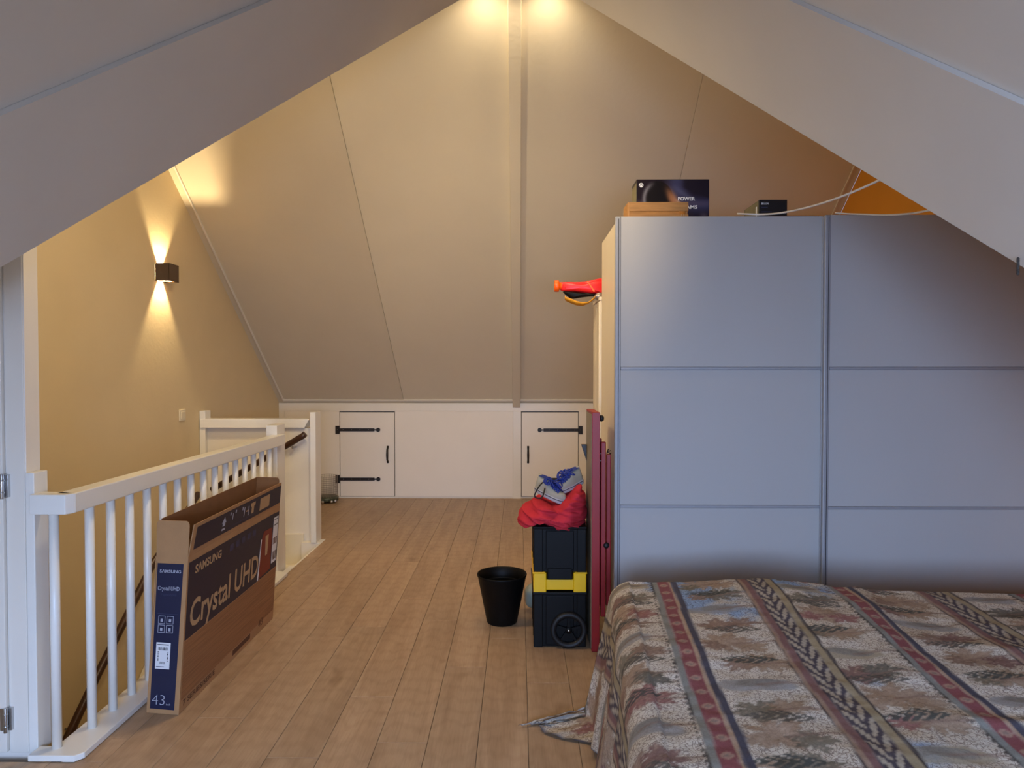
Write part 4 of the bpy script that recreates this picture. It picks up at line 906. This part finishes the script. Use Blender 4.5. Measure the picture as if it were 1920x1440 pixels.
def spread_colour(s, t):
    rg = np.random.RandomState(11)
    c = np.zeros((len(s), 3))+np.array((196, 187, 172.0)); alpha = np.ones(len(s))
    n1 = fbm(s+9, t+9, 7, 21); n2 = fbm(s+2, t+2, 30, 22)
    c = mixc(c, (186, 172, 152), sm(0.0, 0.8, n1)*0.8); c = mixc(c, (210, 204, 194), sm(0.1, 0.9, -n1)*0.6)
    c = mixc(c, (120, 150, 192), sm(0.55, 0.95, fbm(s+4, t+1, 2.6, 31)+0.12*n2)*0.8)
    wob = 0.004*np.sin(t*7)+0.003*fbm(s*0, t, 9, 5)
    def local(s0, t0, ang, sx, sy):
        ds, dt = s-s0, t-t0; ca, sa = math.cos(ang), math.sin(ang); return (ds*ca+dt*sa)/sx, (-ds*sa+dt*ca)/sy
    cols = [(120, 92, 86), (132, 108, 94), (112, 104, 90), (138, 96, 92), (150, 128, 108), (98, 94, 86)]
    def leaf(s0, t0, ang, R, col, spikes, kind):
        nonlocal c, alpha
        R = R*1.18; m_ = (abs(s-s0) < R*1.5) & (abs(t-t0) < R*1.5); idx = np.where(m_)[0]
        if len(idx) == 0: return
        ds, dt = s[idx]-s0, (t[idx]-t0)*1.25; r = np.hypot(ds, dt)/R; th2 = np.arctan2(dt, ds)-ang
        if kind == 0:    # jagged maple-like leaf
            rim = 0.45+0.42*np.abs(np.cos(th2*spikes/2))**1.1+0.09*np.cos(th2*spikes*3+1)+0.12*np.cos(th2)
        elif kind == 1:  # spray of narrow leaflets
            u, v = (ds*math.cos(ang)+dt*math.sin(ang))/R, (-ds*math.sin(ang)+dt*math.cos(ang))/R
            f = np.abs(np.sin((u+abs(v)*1.2)*9)); rim = np.where((abs(v) < 0.42*(1-abs(u)**1.6)) & (f > 0.45), 9, 0)
        else:            # soft oval
            rim = 0.78+0.08*np.cos(th2*2)
            u, v = (ds*math.cos(ang)+dt*math.sin(ang))/R, (-ds*math.sin(ang)+dt*math.cos(ang))/R; r = np.hypot(u, v*1.9)
        w = 1-sm(-0.10, 0.06, r-rim+0.10*n2[idx])
        if kind == 1: w = w*(r < 1)
        sub = c[idx]; sub = mixc(sub, col, w*(0.86 if kind < 2 else 0.70))
        if kind == 0:
            vein = (np.abs(np.sin(th2*spikes/2)) < 0.10)*(r < 0.8)*w; sub = mixc(sub, (176, 156, 136), vein*0.55)
            mid = np.exp(-((r-rim+0.06)/0.04)**2)*w; sub = mixc(sub, tuple(v*0.75 for v in col), mid*0.5)
        c[idx] = sub; alpha[idx] = np.minimum(alpha[idx], 1-0.7*w)
    # leaf fields between the stripes
    for lane in range(-2, 6):
        sc = 0.285+0.33*lane; tt = -1.62+rg.rand()*0.1; i = 0
        while tt < 0.55:
            k2 = (i+lane*2) % 4; d1 = rg.uniform(-0.025, 0.025); A = lambda: rg.uniform(-0.5, 0.5); col = cols[rg.randint(6)]; col2 = cols[rg.randint(6)]
            if k2 == 0:
                leaf(sc+d1-0.035, tt, A(), 0.072, col, 5, 0); leaf(sc+d1+0.040, tt+0.015, A()+1, 0.058, col2, 7, 0); leaf(sc+d1+0.01, tt-0.03, A()*0.4, 0.075, (88, 84, 78), 5, 1)
            elif k2 == 1:
                leaf(sc+d1, tt, A()*0.5, 0.100, (146, 134, 112) if rg.rand() < .5 else (130, 130, 132), 5, 2); leaf(sc+d1+0.01, tt+0.01, A()*0.4, 0.062, (122, 118, 112), 5, 2)
            elif k2 == 2:
                leaf(sc+d1-0.05, tt, A(), 0.052, col, 7, 0); leaf(sc+d1+0.02, tt+0.012, A(), 0.078, col2, 9, 0); leaf(sc+d1-0.01, tt+0.035, A()*0.4, 0.075, (72, 74, 70), 5, 1)
            else:
                leaf(sc+d1-0.02, tt+0.01, A(), 0.085, (150, 126, 106), 7, 0); leaf(sc+d1+0.05, tt-0.02, A(), 0.055, col2, 5, 0); leaf(sc+d1-0.06, tt-0.02, A(), 0.045, col, 5, 0)
            w = np.exp(-((t-(tt+0.018*np.sin((s-sc)*14)))/0.005)**2)*sm(sc-0.02, sc, s)*(1-sm(sc+0.12, sc+0.13, s)); c = mixc(c, (128, 104, 92), w*0.7)
            tt += rg.uniform(0.120, 0.150); i += 1
    def band(x0, x1, e=0.0025): return sm(x0-e, x0+e, s+wob)*(1-sm(x1-e, x1+e, s+wob))
    for j in range(-2, 4):
        r0 = 0.085+0.66*j
        for (x0, x1, col) in ((r0-0.002, r0+0.020, (132, 132, 126)), (r0+0.020, r0+0.062, (130, 80, 82)), (r0+0.062, r0+0.072, (168, 144, 122)), (r0+0.072, r0+0.094, (78, 76, 86))):
            w = band(x0, x1); c = mixc(c, col, w); alpha = alpha*(1-0.8*w)
        xm_ = r0+0.041; ph = ((t*12.5) % 1)-0.5; lens = np.abs((s+wob-xm_)/0.018)**1.5+np.abs(ph/0.22)**1.3
        c = mixc(c, (172, 148, 128), (1-sm(0.7, 1.1, lens))*0.75*band(r0+0.02, r0+0.062)); c = mixc(c, (104, 100, 96), (1-sm(0.2, 0.4, lens))*0.5)
        dots = (np.abs(((t*40) % 1)-0.5) < 0.25)*band(r0-0.012, r0-0.006, 0.001); c = mixc(c, (70, 66, 62), dots*0.7)
        c = mixc(c, (70, 66, 62), band(r0-0.003, r0, 0.001)*0.8)
        l0 = 0.42+0.66*j-0.012
        for (x0, x1, col) in ((l0, l0+0.012, (150, 126, 108)), (l0+0.012, l0+0.034, (122, 92, 88)), (l0+0.034, l0+0.100, (78, 71, 76)), (l0+0.100, l0+0.124, (150, 136, 110)), (l0+0.124, l0+0.132, (66, 60, 60)), (l0-0.004, l0, (74, 64, 62))):
            w = band(x0, x1); c = mixc(c, col, w); alpha = alpha*(1-0.85*w)
        lm = l0+0.067; u = (s+wob-lm)/0.031; tp = t*14
        for sgn in (-1, 1):
            ph = ((tp+0.25*sgn-abs(u)*1.15) % 1)-0.5; d_ = np.abs(ph/0.34)**1.5+np.abs((u*sgn-0.5)/0.50)**2.2
            c = mixc(c, (176, 164, 144), (1-sm(0.75, 1.05, d_))*0.9*band(l0+0.034, l0+0.1)); c = mixc(c, (120, 110, 98), np.exp(-(ph/0.04)**2)*(d_ < 0.7)*0.5)
    return c, alpha
cc, al = spread_colour(SS.ravel(), TT.ravel())
V = np.stack([Xw.ravel(), Yw.ravel(), Z.ravel()], 1)
i0 = (np.arange(nt_-1)[:, None]*ns_+np.arange(ns_-1)[None]).ravel()
Fq = np.stack([i0, i0+1, i0+ns_+1, i0+ns_], 1)
# round off the outer corner of the cloth
me = bpy.data.meshes.new('bedspread'); me.vertices.add(len(V)); me.vertices.foreach_set('co', V.ravel().astype(np.float32))
me.loops.add(len(Fq)*4); me.loops.foreach_set('vertex_index', Fq.ravel().astype(np.int32)); me.polygons.add(len(Fq))
me.polygons.foreach_set('loop_start', (np.arange(len(Fq))*4).astype(np.int32)); me.polygons.foreach_set('loop_total', np.full(len(Fq), 4, np.int32))
me.update(calc_edges=True); me.polygons.foreach_set('use_smooth', np.ones(len(Fq), bool))
at = me.color_attributes.new('col', 'FLOAT_COLOR', 'POINT'); at.data.foreach_set('color', np.concatenate([(cc/255)**2.2, al[:, None]], 1).astype(np.float32).ravel())
uvl = me.uv_layers.new(name='cloth'); UV = np.stack([SS.ravel(), TT.ravel()], 1)[Fq.ravel()]; uvl.data.foreach_set('uv', UV.astype(np.float32).ravel())
me.materials.append(M['spread']); bs = bpy.data.objects.new('bedspread', me); COL.objects.link(bs)
tag(bs, 'bedspread printed with autumn leaves and striped bands covering the bed', 'bedspread')
